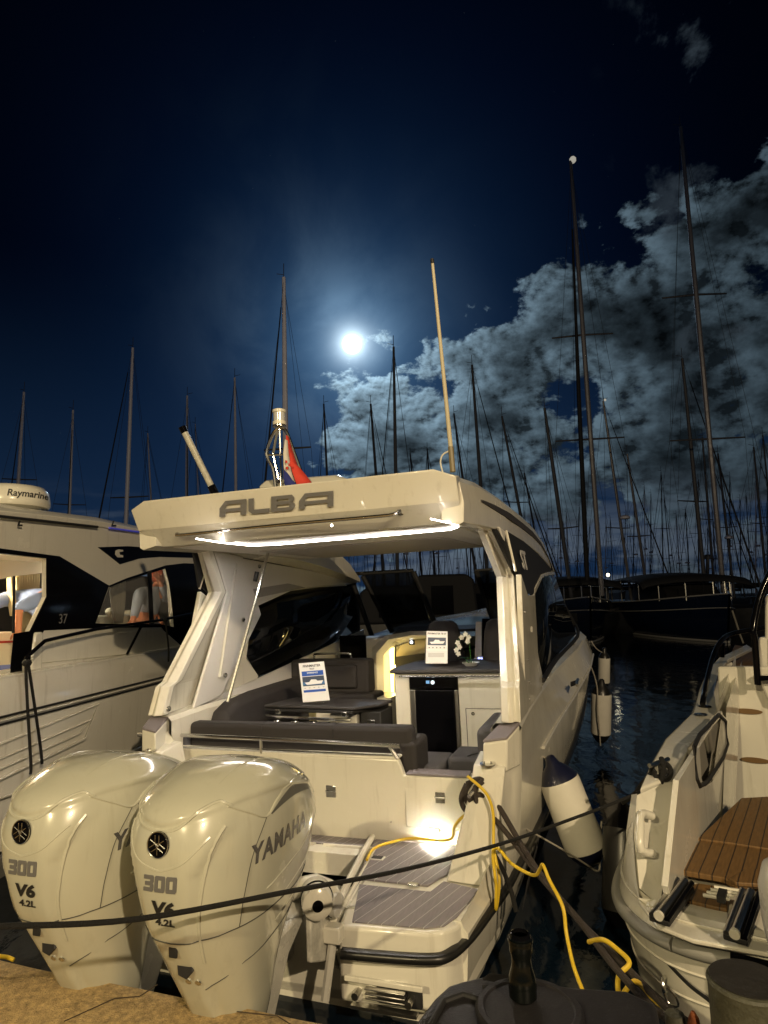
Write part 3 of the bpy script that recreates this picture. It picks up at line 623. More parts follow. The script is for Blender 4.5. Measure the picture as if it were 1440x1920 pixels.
# ---- side structure: pillar, black panels, side window
SO = 1.365
def side(sgn):
    def P(v, w, u=SO): return V((sgn * u, v, w))
    # pillar (aft, angular, leaning forward to the knee, back to the roof)
    pil = [(4.07, 1.30, 1.37, 1.25, .42), (4.15, 1.50, 1.365, 1.245, .46), (4.22, 1.53, 1.362, 1.235, .46), (4.74, 2.21, 1.30, 1.17, .34), (4.43, 2.56, 1.20, 1.10, .42)]
    a = MB(); a.loft([[V((sgn * uo, v, w)), V((sgn * uo, v + L, w)), V((sgn * (uo - .05), v + L, w)), V((sgn * (ui + .03), v + .14, w)), V((sgn * ui, v + .075, w)), V((sgn * ui, v + .015, w)), V((sgn * (ui + .05), v - .02, w)), V((sgn * (uo - .045), v - .004, w)), V((sgn * (uo - .035), v + .018, w)), V((sgn * (uo - .015), v + .008, w))] for v, w, uo, ui, L in pil])
    a.build('roof_pillar', GEL, boat, bevel=.006, ang=18)
    # outer side panel with curved top, down to the coaming
    out = [(4.35, 1.31), (4.50, 1.52), (5.0, 2.16), (4.95, 2.2), (5.3, 2.13), (5.62, 2.18), (6.3, 2.30), (7.1, 2.36), (7.9, 2.345), (7.9, 2.39), (7.1, 2.41), (6.3, 2.37)]
    sp_ = MB().prism([P(4.38, 1.30), P(4.46, 1.50), P(4.68, 2.22), P(5.0, 2.07), P(5.46, 2.07), P(5.52, 2.10), P(5.46, 1.80), P(5.40, 1.6), P(5.62, 1.41), P(5.5, 1.30)], (-sgn * .04, 0, 0)); sp_.build('side_panel', GEL, boat, bevel=.006, ang=20)
    # black gloss panels between pillar and roof
    bp1 = MB().prism([P(4.42, 2.53, 1.232), P(4.70, 2.54, 1.262), P(4.62, 2.25, 1.318)], (-sgn * .02, 0, 0)); bp1.build('quarter_panel', BLKM, boat)
    bp2 = MB().prism([P(4.78, 2.545, 1.272), P(5.6, 2.535, 1.293), P(6.5, 2.49, 1.312), P(7.3, 2.42, 1.330), P(7.85, 2.36, 1.350), P(7.1, 2.31, 1.352), P(6.3, 2.25, 1.355), P(5.56, 2.11, 1.36), P(5.45, 2.08, 1.36), P(5.02, 2.08, 1.36), P(4.70, 2.25, 1.33)], (-sgn * .02, 0, 0)); bp2.build('quarter_panel', BLKM, boat)
    # inner liner behind those panels
    il = MB().prism([P(4.5, 2.555, 1.26), P(8.0, 2.41, 1.31), P(8.0, 2.33, 1.31), P(7.1, 2.30, 1.31), P(6.3, 2.24, 1.31), P(5.5, 2.07, 1.31), P(5.0, 2.05, 1.31), P(4.9, 2.2, 1.30)], (-sgn * .03, 0, 0)); il.build('roof_side_liner', LINER, boat, bevel=.01)
    il2 = MB().prism([P(5.25, 2.40, 1.284), P(6.6, 2.27, 1.284), P(5.35, 2.14, 1.284)], (-sgn * .012, 0, 0)); il2.build('liner_recess', mat('recess_grey', (.30, .29, .28), .7), boat, bevel=.004)
    tr_ = MB().tube([P(4.74, 2.545, 1.27), P(4.66, 2.24, 1.328)], .010, 6); tr_.build('panel_trim', GEL, boat)
    edge_ = MB().prism([P(5.42, 2.02), P(5.56, 2.125), P(6.3, 2.265), P(7.1, 2.315), P(7.85, 2.345), P(8.0, 2.31), P(7.1, 2.28), P(6.3, 2.23), P(5.58, 2.085), P(5.5, 2.0)], (-sgn * .03, 0, 0)); edge_.build('window_top_rail', GEL, boat, bevel=.004)
    gl = MB().loft([[P(5.66, 1.40), P(5.46, 1.62), P(5.52, 2.08)], [P(6.8, 1.46, 1.39), P(6.7, 1.9, 1.37), P(6.6, 2.27)], [P(8.1, 1.60, 1.55), P(8.05, 1.95, 1.45), P(7.95, 2.32, 1.36)], [P(8.75, 1.70, 1.50), P(8.45, 2.0, 1.38), P(8.05, 2.34, 1.25)]], closed=False, caps=False)
    g = gl.build('side_window', GLASSD, boat, ang=60); so = g.modifiers.new('thick', 'SOLIDIFY'); so.thickness = .008
    bt = MB().tube([P(5.56, 1.37, 1.372), P(6.8, 1.43, 1.40), P(8.1, 1.57, 1.56), P(8.75, 1.67, 1.52)], .022, 8, smooth=3); bt.build('window_seal', BLKM, boat)
    af = MB().tube([P(8.75, 1.68, 1.50), P(8.45, 2.0, 1.38), P(8.02, 2.34, 1.25)], .03, 8); af.build('window_post', BLKM, boat)
    for v, w in ((4.62, 1.36), (4.70, 1.95), (4.68, 1.62), (4.66, 1.47), (5.95, 2.2)):
        MB().lathe([(.010, 0), (.008, .005)], (sgn * 1.366, v, w), (sgn, 0, 0), 10).build('fastener', CHR, boat)
    MB().tube([P(5.05, 1.79, 1.368), P(5.06, 1.83, 1.368)], .006, 6).build('side_light', GEL2, boat)
side(1); side(-1)
text('ST', 'model_mark', mat('mark_silver', (.5, .5, .5), .35), boat, (1.350, 5.02, 2.33), (.06, 1, 0), (-.16, 0, 1), .15, ext=.004, shear=.15, bold=.02)
# port pillar inner liner, lit by the roof strip
MB().prism([V((-1.20, 4.40, 1.30)), V((-1.20, 4.78, 1.34)), V((-1.17, 5.42, 2.0)), V((-1.17, 5.1, 2.53)), V((-1.12, 4.60, 2.54)), V((-1.18, 4.86, 2.2))], (-.03, 0, 0)).build('pillar_liner', LINER, boat, bevel=.01)
for a_, b_ in (((-1.165, 4.98, 2.46), (-1.185, 4.74, 1.50)),):
    MB().tube([V(a_), V(b_)], .012, 8).build('liner_groove', GEL2, boat)
MB().tube([m(504, 1030, v=4.95), m(486, 1100, v=4.85), m(427, 1316, v=4.55)], .013, 8).build('support_tube', CHR, boat)
MB().tube([m(482, 1072, v=4.9), m(478, 1090, v=4.9)], .02, 8).build('tube_clamp', BLKM, boat)
for q in ((486, 1062), (456, 1162), (422, 1266), (405, 1036), (316, 1329)):
    p_ = m(*q, u=-1.165 if q[0] > 400 else -1.2); MB().lathe([(.020, 0), (.020, .006), (.010, .008)], p_, (1, -.3, 0), 12).build('tube_fixing', CHR, boat)
# ---- hardtop
def rt(v): return float(np.interp(v, [3.6, 4.2, 5, 6, 6.5, 7.2, 7.6, 8.0], [2.79, 2.835, 2.815, 2.79, 2.765, 2.68, 2.57, 2.39]))
def rb(v): return float(np.interp(v, [3.85, 4.4, 5, 6.3, 7, 7.6, 8.0], [2.50, 2.53, 2.543, 2.494, 2.44, 2.38, 2.33]))
def ru(v): return float(np.interp(v, [3.6, 4.2, 5, 6.4, 7.2, 8.0], [1.157, 1.20, 1.265, 1.315, 1.335, 1.36]))
# aft face (leans forward as it goes down) with faceted corners, as a solid lip
def aft(u):
    au = abs(u)
    top = V((u, 3.585 - .0 * au, 2.815)); bot = V((u, 3.86, 2.515))
    return top, bot
rings = []
for u in (-1.157, -1.03, -.6, 0, .6, 1.03, 1.157):
    k = abs(u) > 1.1
    t_ = V((u, 3.61 if k else 3.585, 2.77 if k else 2.82)); b_ = V((u * (.955 if k else 1), 3.87 if k else 3.80, 2.525 if k else 2.515))
    mid = V((u * (1.0 if k else 1.0), 3.69 if k else 3.66, 2.63))
    rings.append([t_, mid, b_, b_ + V((0, .10, .012)), V((u * .97, 4.0, 2.56)), V((u * .97, 4.0, 2.80)), V((u, 3.72, 2.83 if not k else 2.79))])
MB().loft(rings).build('roof_aft_fascia', GEL, boat, bevel=.008, ang=18)
# roof slab and the two side beams that run forward and down
rings = []
for v in (3.95, 4.4, 5.0, 5.6, 6.3):
    c = .04; rings.append([V((-1.06, v, rt(v))), V((-.5, v, rt(v) + c)), V((.5, v, rt(v) + c)), V((1.06, v, rt(v))), V((1.06, v, 2.585)), V((-1.06, v, 2.585))])
MB().loft(rings).build('roof_slab', GEL, boat, bevel=.01, ang=30)
for sgn in (1, -1):
    rings = []
    for v in (3.72, 4.2, 4.8, 5.4, 6.0, 6.5, 6.9, 7.2, 7.4, 7.6, 7.8, 8.0):
        o = ru(v); tp = rt(v); bt_ = rb(max(v, 3.85)); mid = (tp + bt_) / 2
        inn = 1.03 if v < 6.4 else np.interp(v, [6.4, 8.0], [1.05, 1.15])
        rings.append([V((sgn * inn, v, tp)), V((sgn * (o - .045), v, tp - .004)), V((sgn * (o - .012), v, tp - .045)), V((sgn * (o + .008), v, mid - .02)), V((sgn * o, v, bt_ + .012)), V((sgn * (o - .03), v, bt_ - .004)), V((sgn * inn, v, bt_ + .02))])
    MB().loft(rings).build('roof_side', GEL, boat, bevel=.006, ang=24)
    st_ = MB(); A_ = []; B_ = []
    for v in (4.15, 4.5, 5.0, 5.6, 6.2, 6.8, 7.4, 7.75):
        k = min(1, (v - 4.15) / .6) * min(1, (7.75 - v) / 1.5) * .022
        zc = rt(v) - .135; f_ = (zc - (rb(v) + .012)) / max(.01, (rt(v) + rb(v)) / 2 - .02 - rb(v) - .012)
        A_.append(V((sgn * (ru(v) + .006), v, zc + k + .006))); B_.append(V((sgn * (ru(v) + .010), v, zc - k - .006)))
    st_.loft([[a_ + V((sgn * .004, 0, 0)), b_ + V((sgn * .004, 0, 0)), b_ - V((sgn * .03, 0, 0)), a_ - V((sgn * .03, 0, 0))] for a_, b_ in zip(A_, B_)]).build('roof_stripe', DGREY, boat)
# recessed ceiling panel + LED strip
MB().prism([V((-1.06, 3.94, 2.522)), V((1.06, 3.94, 2.522)), V((1.03, 6.2, 2.56)), V((-1.03, 6.2, 2.56))], (0, 0, .04)).build('ceiling', LINER, boat, bevel=.006)
MB().prism([V((-.80, 4.75, 2.528)), V((.80, 4.75, 2.528)), V((.85, 6.15, 2.551)), V((-.85, 6.15, 2.551))], (0, 0, .012)).build('ceiling_panel', mat('ceiling_grey', (.38, .36, .35), .6), boat, bevel=.004)
lp = [m(*q, w=2.512) for q in ((368, 1010), (420, 1018), (470, 1023), (520, 1021), (700, 1006), (845, 993), (859, 988), (850, 982), (808, 973))]
MB().tube(lp, .0042, 8).build('led_strip', LED, boat)
la = lamp('roof_strip_light', 'AREA', MF.W(.0, 4.35, 2.50), 20, (1, .90, .80), .10, MF.W(.0, 4.7, 0)); la.data.shape = 'RECTANGLE'; la.data.size = 1.7; la.data.size_y = .10; la.rotation_euler = (MF.M.to_3x3()).to_euler()
p_ = m(622, 985, w=2.515); MB().ball(p_, .007, 8).build('ceiling_lamp', LEDS, boat)
# grab rail under the lettering
ga, gb_, gc = m(341, 996, v=3.74), m(534, 980, v=3.74), m(750, 957, v=3.70)
off = V((0, -.045, -.02))
MB().tube([ga + V((0, 0, .0)), ga + off, ga + off + V((.06, 0, -.012)), m(540, 984, v=3.70) + V((0, -.03, 0)), m(700, 970, v=3.68) + V((0, -.03, 0)), gc + off * .8 + V((-.04, 0, -.01)), gc], .0115, 8, smooth=3).build('roof_grab_rail', CHR, boat)
for q in (ga, gb_ + V((0, -.01, 0)), gc): MB().lathe([(.030, 0), (.030, .010), (.018, .018), (.014, .04)], q + V((0, .02, 0)), (0, -1, -.1), 16).build('rail_mount', CHR, boat)
# A L B A in square stencil capitals
def quad_letters():
    TL, BR = (412, 928), (626, 968)
    def S(x, y):                                                 # letter space -> on the fascia
        px = 412 + x * 213; base = 969 - x * 20; top = 940 - x * 20
        py = base + (top - base) * y
        a_ = m(px, py, v=3.0); dd = (a_ - MF.c); n_ = V((0, -.19, -.075)).normalized(); p0 = V((0, 3.6225, 2.725)) + n_ * .010
        return MF.c + dd * ((p0 - MF.c).dot(n_) / dd.dot(n_))
    Ls = [
     [(0, 0), (.0, .55), (.05, 1), (.235, 1), (.235, 0), (.185, 0), (.185, .28), (.05, .28), (.05, 0)],
     [(.255, 1), (.30, 1), (.30, .26), (.44, .26), (.44, 0), (.29, 0), (.255, .2)],
     [(.455, 1), (.635, 1), (.655, .82), (.655, .62), (.635, .52), (.66, .42), (.66, .18), (.635, 0), (.455, 0)],
     [(.70, 0), (.70, .55), (.75, 1), (1.0, 1), (1.0, 0), (.95, 0), (.95, .28), (.75, .28), (.75, 0)]]
    Hs = [[(.05, .48), (.065, .76), (.185, .76), (.185, .48)], None, [(.505, .64), (.505, .78), (.61, .78), (.61, .64)], [(.75, .48), (.765, .76), (.95, .76), (.95, .48)]]
    H2 = [(.505, .22), (.505, .42), (.615, .42), (.615, .22)]
    for L, H in zip(Ls, Hs):
        hl = [[S(*p) for p in H]] if H else []
        if L is Ls[2]: hl.append([S(*p) for p in H2])
        MB().prism([S(*p) for p in L], (0, -.004, -.002), hl).build('roof_lettering', GREYP, boat)
quad_letters()
for o in [o for o in bpy.data.objects if o.name.startswith('roof_lettering')]: o.location = (0, 0, 0)
# raised hatch on the roof
hA = m(478, 915, v=3.95); hB = m(660, 902, v=3.95); hC = m(496, 899, v=4.05); hD = m(632, 889, v=4.05)
MB().loft([[hA, hB, hB + V((0, 1.2, -.02)), hA + V((0, 1.2, -.02))], [hC, hD, hD + V((0, 1.0, 0)), hC + V((0, 1.0, 0))]]).build('roof_hatch', GEL, boat, bevel=.03)
# steel light mast
def R_(px, py, v=3.95): return m(px, py, v=v)
lm = MB(); lm.tube([R_(517, 915), R_(512, 880), R_(500, 852), R_(508, 822), R_(518, 806), R_(528, 803), R_(538, 812), R_(552, 850), R_(572, 905)], .013, 8, smooth=4)
lm.tube([R_(503, 853), R_(530, 852)], .008, 6); lm.tube([R_(524, 803), R_(528, 915)], .007, 6); lm.tube([R_(520, 805, 4.15), R_(512, 850, 4.25), R_(524, 905, 4.25)], .012, 8); lm.build('light_mast', CHR, boat)
b_ = R_(524, 800); MB().lathe([(.05, 0), (.05, .006), (.012, .010), (.012, -.03)], b_, (0, 0, 1)).build('mast_plate', CHR, boat)
nl = MB().lathe([(.040, .010), (.047, .012), (.047, .035), (.040, .037), (.040, .038), (.040, .100), (.047, .102), (.048, .120), (.030, .128), (.0, .128)], b_, (0, 0, 1), 28).build('navigation_light', mat('nav_white', (.72, .70, .60), .3), boat)
MB().lathe([(.041, .040), (.0415, .098)], b_, (0, 0, 1), 28).build('light_glass', mat('lens_glass', (.55, .56, .55), .15, spec=.8), nl)
# white tubular antenna light leaning to port
a_, c_2 = R_(398, 915, 3.9), R_(344, 806, 3.75)
dn = (c_2 - a_).normalized()
MB().tube([a_, c_2], .023, 14).build('leaning_light_tube', mat('frosted_tube', (.52, .51, .44), .35, var=.25, vscale=30), boat)
MB().tube([c_2 - dn * .02, c_2 + dn * .025], .027, 14).build('tube_cap', BLK, boat); MB().tube([a_ - dn * .05, a_ + dn * .02], .030, 14).build('tube_base', BLK, boat)
# VHF antenna
MB().tube([R_(845, 838, 4.3), R_(811, 494, 4.0)], [.016, .010], 10).build('whip_antenna', mat('antenna_cream', (.62, .56, .40), .4), boat)
MB().tube([R_(811, 494, 4.0), R_(810, 486, 4.0)], .013, 8).build('antenna_tip', BLKM, boat)
MB().tube([R_(849, 885, 4.3), R_(845, 838, 4.3)], .02, 8).build('antenna_base', mat('antenna_brown', (.22, .18, .10), .5), boat)
MB().tube([R_(843, 845, 4.3), R_(830, 853, 4.3), R_(826, 868, 4.3), R_(831, 888, 4.3)], .006, 6, smooth=4).build('antenna_lead', GEL, boat)
# ---- cleat on the quarter
def cleat(parent, c, ax, up, s=1.):
    c = V(c); ax = V(ax).normalized(); up = V(up).normalized()
    return MB().tube([c - ax * .10 * s + up * .055 * s, c - ax * .05 * s + up * .05 * s, c + ax * .05 * s + up * .05 * s, c + ax * .10 * s + up * .055 * s], .012 * s, 8).tube([c - ax * .03 * s, c - ax * .03 * s + up * .05 * s], .012 * s, 8).tube([c + ax * .03 * s, c + ax * .03 * s + up * .05 * s], .012 * s, 8).build('cleat', CHR, parent)
cleat(boat, (1.13, 3.85, .94), (.2, 1, .3), (-.2, -.5, .8))
cleat(boat, m(1070, 1283, w=1.22), (0, 1, .1), (1, 0, .3), 1.2)
MB().tube([m(889, 1545, v=3.80), m(893, 1500, v=3.82)], .012, 8).build('cleat_bolt', CHR, boat)
# ---- twin outboards
EU = .335; ECW = [ # w, half width, v rear, v front, exponent
 (.18, .06, 2.44, 2.62, 2.6), (.45, .15, 2.35, 2.62, 2.8), (.60, .182, 2.27, 2.64, 3.0), (.72, .208, 2.205, 2.68, 3.2), (.82, .232, 2.15, 2.75, 3.3),
 (.92, .254, 2.10, 2.84, 3.3), (1.05, .270, 2.065, 2.91, 3.4), (1.18, .278, 2.05, 2.94, 3.4), (1.27, .275, 2.065, 2.94, 3.1), (1.34, .262, 2.105, 2.92, 2.8), (1.39, .230, 2.18, 2.88, 2.3), (1.425, .185, 2.27, 2.80, 2.1), (1.445, .11, 2.40, 2.70, 2.0), (1.45, .02, 2.5, 2.6, 2.0)]
def cowl_rings(w0, w1, n, grow=0.):
    ws = [r[0] for r in ECW]; out = []
    for i in range(n):
        w = w0 + (w1 - w0) * i / (n - 1)
        g = [float(np.interp(w, ws, [r[j] for r in ECW])) for j in (1, 2, 3, 4)]
        hw, vr, vf, e = g; cy = (vr + vf) / 2; hl = (vf - vr) / 2; ring = []
        for k in range(72):
            t_ = 2 * math.pi * k / 72; c, s_ = math.cos(t_), math.sin(t_)
            x = abs(c) ** (2 / e) * (1 if c >= 0 else -1); y = abs(s_) ** (2 / e) * (1 if s_ >= 0 else -1)
            px_, py_ = x * hw, cy + y * hl
            if y < 0: px_ *= 1 - .22 * (-y) ** 2                       # narrower toward the rear face
            # rear face: raised tapering centre panel between two shoulders
            if y < -.3:
                pw = np.interp(w, [.62, .88, 1.12, 1.19, 1.26], [.06, .09, .13, .17, .21]); d = pw - abs(px_)
                k2 = max(0., min(1., d / .018 + .5)); py_ -= .020 * k2 * k2 * (3 - 2 * k2) * min(1, (-y - .3) / .3)
            # top cap shoulder
            cap = w - (1.335 - .05 * max(0, 1 - abs(px_) / .2) * (1 if y < 0 else 0))
            k3 = max(0., min(1., cap / .014 + .5)); gr = .013 * k3 * k3 * (3 - 2 * k3)
            rr = V((px_, py_ - cy, 0)); L = rr.length or 1
            px_ += rr.x / L * (gr + grow); py_ += rr.y / L * (gr + grow)
            dd_ = min(1, max(0, (py_ - 2.35) / .6)); ring.append(V((px_, py_, w - .10 * dd_ * dd_ * (3 - 2 * dd_) * min(1, max(0, (w - 1.05) / .3)))))
        out.append(ring)
    return out
def smooth_tab():
    global ECW
    ws = [r[0] for r in ECW]; new = []
    pts = [V((r[0], r[1], r[2])) for r in ECW]; q2 = [V((r[3], r[4], 0)) for r in ECW]
    a = spline(pts, 5); b = spline(q2, 5)
    new = [(max(p.x, 0), p.y, p.z, q.x, q.y) for p, q in zip(a, b)]
    ECW = sorted(new)
smooth_tab()
def engine():
    eng = MB().loft(cowl_rings(.18, 1.45, 120)).build('outboard_engine', COWL, boat, ang=60)
    me = eng.data; bvh = BVHTree.FromPolygons([v.co for v in me.vertices], [p.vertices[:] for p in me.polygons])
    def hit(o, d):
        h = bvh.ray_cast(V(o), V(d)); return h[0], h[1]
    def wrap(pts, name, mt, r, off=0.001, n=10, par=None):                # seam drawn on the skin, cast along v or u
        out = []
        for (ax, a, b) in pts:
            if ax == 'r': h, nn = hit((a, 1.0, b), (0, 1, 0))
            elif ax == 's': h, nn = hit((1.5, a, b), (-1, 0, 0))
            elif ax == 'p': h, nn = hit((-1.5, a, b), (1, 0, 0))
            if h is not None: out.append(h + nn * off)
        if len(out) > 1: return MB().tube(out, r, 6, caps=True).build(name, mt, par or eng)
    def lin(ax, P, n=14):
        o = []
        for i in range(len(P) - 1):
            for k in range(n): t_ = k / n; o.append((ax, P[i][0] + (P[i + 1][0] - P[i][0]) * t_, P[i][1] + (P[i + 1][1] - P[i][1]) * t_))
        o.append((ax, *P[-1])); return o
    def spl(ax, P, k=8):
        q = spline([V((a, b, 0)) for a, b in P], k); return [(ax, p.x, p.y) for p in q]
    SEAM = mat('cowling_seam', (.06, .06, .05), .6)
    # lower seam round the cowl
    wrap(lin('r', [(-.16, .885), (0, .87), (.16, .885)]) + lin('s', [(2.2, .89), (2.6, .90), (2.9, .96)]), 'cowling_seam', SEAM, .0022)
    wrap(lin('p', [(2.2, .89), (2.6, .90), (2.9, .96)]), 'cowling_seam', SEAM, .0022)
    wrap(lin('r', [(.06, .66), (.13, .70)]) + lin('s', [(2.30, .74), (2.5, .78), (2.8, .86)]), 'lower_seam', SEAM, .0018)
    # the top cover's edge: shoulders, dipping to a tongue on the rear face
    wrap(spl('r', [(-.19, 1.375), (-.165, 1.33), (-.10, 1.285), (0, 1.272), (.07, 1.285), (.13, 1.335), (.17, 1.35), (.2, 1.33)]), 'cover_edge', COWL, .007, -.002)
    for ax in 'sp': wrap(spl(ax, [(2.18, 1.33), (2.26, 1.285), (2.34, 1.25), (2.42, 1.29), (2.55, 1.325), (2.72, 1.315), (2.86, 1.27)]), 'cover_edge', COWL, .006, -.001)
    for ax in 'sp': wrap(spl(ax, [(2.34, 1.25), (2.26, 1.14), (2.23, 1.0), (2.23, .89)]), 'panel_seam', SEAM, .0018)
    # side air intakes: dark slot under the cover
    for sg, ax in ((1, 's'), (-1, 'p')):
        top = [(2.37, 1.252), (2.45, 1.285), (2.56, 1.308), (2.7, 1.302), (2.86, 1.255)]; bot = [(2.37, 1.248), (2.45, 1.262), (2.56, 1.268), (2.7, 1.25), (2.86, 1.19)]
        A_, B_ = [], []
        for (a, b), (c, d) in zip(top, bot):
            h, nn = hit((sg * 1.5, a, b), (-sg, 0, 0)); h2, n2_ = hit((sg * 1.5, c, d), (-sg, 0, 0))
            if h and h2: A_.append(h + nn * .002); B_.append(h2 + n2_ * .004)
        A_ = spline(A_, 5); B_ = spline(B_, 5)
        MB().loft([[a, b, b - V((sg * .02, 0, 0)), a - V((sg * .02, 0, 0))] for a, b in zip(A_, B_)]).build('air_intake', mat('intake', (.12, .12, .105), .4), eng)
    # top ribs
    for u in (-.13, .13):
        pts = []
        for k in range(16):
            v = 2.22 + k * .045; h, nn = hit((u * (1 + .25 * k / 15), v, 2.5), (0, 0, -1)); pts.append(h + nn * -.002)
        MB().tube(pts, [.003, .009], 6).build('cover_rib', COWL, eng)
    # shoulder ridges framing the rear panel
    for sg in (1, -1):
        wrap(spl('r', [(sg * .20, 1.27), (sg * .16, 1.15), (sg * .115, .95), (sg * .09, .78)]), 'rear_ridge', COWL, .008, -.003)
    wrap(spl('r', [(-.17, 1.245), (-.10, 1.175), (-.02, 1.145), (.02, 1.145), (.10, 1.175), (.17, 1.245)]), 'rear_chevron', COWL, .006, -.003)
    # emblem: dark disc with three crossed tuning forks
    h, nn = hit((0, 1.0, 1.231), (0, 1, 0)); h += nn * .002
    em = MB().lathe([(.0, .0), (.045, .0), (.045, .006), (.041, .008), (.0, .008)], h, (0, -1, .05), 32).build('engine_emblem', BLK, eng)
    MB().lathe([(.040, .007), (.044, .009), (.045, .007), (.045, .004)], h, (0, -1, .05), 32).build('emblem_ring', CHR, em)
    fk = MB(); fy = h.y - .0095
    for k in range(3):
        a = R(90 + 120 * k); c, s_ = math.cos(a), math.sin(a)
        def T(x, y): return V((h.x + x * c - y * s_, fy, h.z + x * s_ + y * c))
        for l in (((-.034, 0), (.006, 0)), ((.006, -.008), (.034, -.008)), ((.006, .008), (.034, .008)), ((.006, -.008), (.006, .008))): fk.tube([T(*l[0]), T(*l[1])], .0018, 5)
    fk.build('tuning_forks', CHR, em)
    def rear(s, w, hgt, mt, dx=0, sh=.2, sq=1.15, bold=.03):
        return text(s, 'cowling_lettering', mt, eng, (dx, 1.9, w), (1, 0, -.02), (0, 0, 1), hgt, shear=sh, bold=bold, squash=sq, bvh=bvh, off=.003)
    rear('V6', 1.006, .048, BLKM, sq=1.3, bold=.05); rear('4.2L', .955, .026, BLKM, sq=1.3, bold=.04)
    def glyph(polys, cx, w, hgt, wid, mt, holes={}):
        for q_, P in enumerate(polys):
            def mp(x, y):
                X = cx + (x - .5) * wid + (y - .5) * hgt * .18; h_, n_ = hit((X, 1.0, w + (y - .5) * hgt), (0, 1, 0)); return h_ + V((0, -.0035, 0))
            MB().prism([mp(*p) for p in P], (0, .003, 0), [[mp(*p) for p in H] for H in holes.get(q_, [])]).build('cowling_lettering', mt, eng)
    T3 = [(0, 1), (.92, 1), (1, .9), (1, .6), (.93, .5), (1, .4), (1, .1), (.92, 0), (0, 0), (.0, .24), (.68, .24), (.68, .38), (.15, .38), (.15, .62), (.68, .62), (.68, .76), (0, .76)]
    O3 = [(.08, 1), (.92, 1), (1, .9), (1, .1), (.92, 0), (.08, 0), (0, .1), (0, .9)]; OH = [(.32, .76), (.68, .76), (.68, .24), (.32, .24)]
    glyph([T3], -.046, 1.096, .058, .043, GREYP); glyph([O3], .002, 1.096, .058, .043, GREYP, {0: [OH]}); glyph([O3], .050, 1.096, .058, .043, GREYP, {0: [OH]})
    text('YAMAHA', 'side_lettering', mat('chrome_letters', (.30, .30, .33), .25, .8), eng, (1.0, 2.45, 1.135), (0, 1, .03), (0, 0, 1), .070, shear=.1, bold=.035, squash=.95, bvh=bvh, off=.003, space=1.1)
    text('YAMAHA', 'side_lettering', bpy.data.materials['chrome_letters'], eng, (-1.0, 2.45, 1.135), (0, -1, -.03), (0, 0, 1), .070, shear=.1, bold=.035, squash=.95, bvh=bvh, off=.003, space=1.1)
    # rear ports and tilt hole
    h, nn = hit((-.0, 1, .845), (0, 1, 0)); MB().box(h.x - .018, h.x + .018, h.y - .004, h.y + .006, h.z - .03, h.z + .03).build('flush_port', BLKM, eng, bevel=.008)
    h, nn = hit((.02, 1, .765), (0, 1, 0)); MB().lathe([(.0, .004), (.034, .004), (.038, 0), (.034, -.01)], h, (0, -1, .2), 6).build('tow_eye', BLKM, eng)
    for dx_ in (.01, .05):
        h, nn = hit((dx_, 1, .70), (0, 1, 0)); MB().lathe([(.012, 0), (.012, .004), (.005, .005)], h, nn, 12).build('drain_plug', CHR, eng)
    # swoosh lines across the flank
    for k, (a, b) in enumerate((((2.35, .98), (2.9, 1.15)), ((2.45, .90), (2.92, 1.08)), ((2.45, .82), (2.88, .99)))):
        wrap(lin('s', [a, ((a[0] + b[0]) / 2, (a[1] + b[1]) / 2 - .03), b], 10), 'flank_crease', COWL, .005, -.002)
    # mid section and mounting bracket
    MB().loft([[V((x * hw, y0 + (y1 - y0) * q, w)) for x, q in ((-1, 0), (1, 0), (1, 1), (-1, 1))] for hw, y0, y1, w in ((.05, 2.46, 2.68, -.25), (.06, 2.46, 2.70, .2), (.09, 2.50, 2.85, .5), (.10, 2.60, 3.05, .62))]).build('engine_leg', GEL2, eng, bevel=.02)
    for sg in (1, -1):
        MB().prism([(sg * .13, 2.92, .62), (sg * .13, 3.18, .60), (sg * .13, 3.36, .46), (sg * .13, 3.40, .28), (sg * .13, 3.26, .22), (sg * .13, 3.10, .34), (sg * .13, 2.92, .42)], (sg * .03, 0, 0)).build('mounting_bracket', mat('bracket_white', (.55, .54, .48), .45, var=.35, vscale=22), eng, bevel=.008)
    MB().tube([V((-.24, 3.10, .60)), V((.22, 3.10, .60))], .055, 14).build('steering_tube', GEL2, eng)
    MB().tube([V((.17, 3.10, .60)), V((.19, 3.10, .60))], .059, 14).build('tube_band', BLK, eng)
    eng.location = (EU, 0, 0); return eng
e1_ = engine()
e2_ = dup(e1_, boat); e2_.location = (-.305, 0, 0)
# steering arm knuckles with round covers beside the starboard engine
kb = V((.60, 3.10, .66))
MB().loft([[V((.56, 2.96, .74)), V((.70, 3.00, .74)), V((.72, 3.2, .74)), V((.56, 3.2, .74))], [V((.56, 2.96, .58)), V((.74, 3.0, .55)), V((.76, 3.25, .50)), V((.56, 3.25, .50))], [V((.58, 3.05, .40)), V((.62, 3.05, .40)), V((.62, 3.3, .36)), V((.58, 3.3, .36))]])
ka = MB(); ka.tube([V((.26, 3.10, .60)), V((.37, 3.04, .69)), V((.45, 3.07, .70)), V((.495, 3.12, .66)), V((.50, 3.20, .57)), V((.45, 3.26, .50))], [.042, .044, .046, .046, .044, .04], 14, smooth=1); ka.build('steering_arm', GEL, boat, ang=60)
MB().lathe([(.0, .05), (.045, .05), (.070, .035), (.075, 0), (.075, -.10), (.06, -.12)], (.515, 2.95, .675), (.55, -1, 0), 28).build('steering_cover', GEL, boat, ang=40)
MB().lathe([(.076, -.04), (.079, -.038), (.079, -.028), (.076, -.026)], (.515, 2.95, .675), (.55, -1, 0), 28).build('cover_band', BLK, boat)
MB().lathe([(.0, .051), (.026, .051), (.026, .054), (.0, .054)], (.515, 2.95, .675), (.55, -1, 0), 24).build('cover_emblem', BLK, boat)
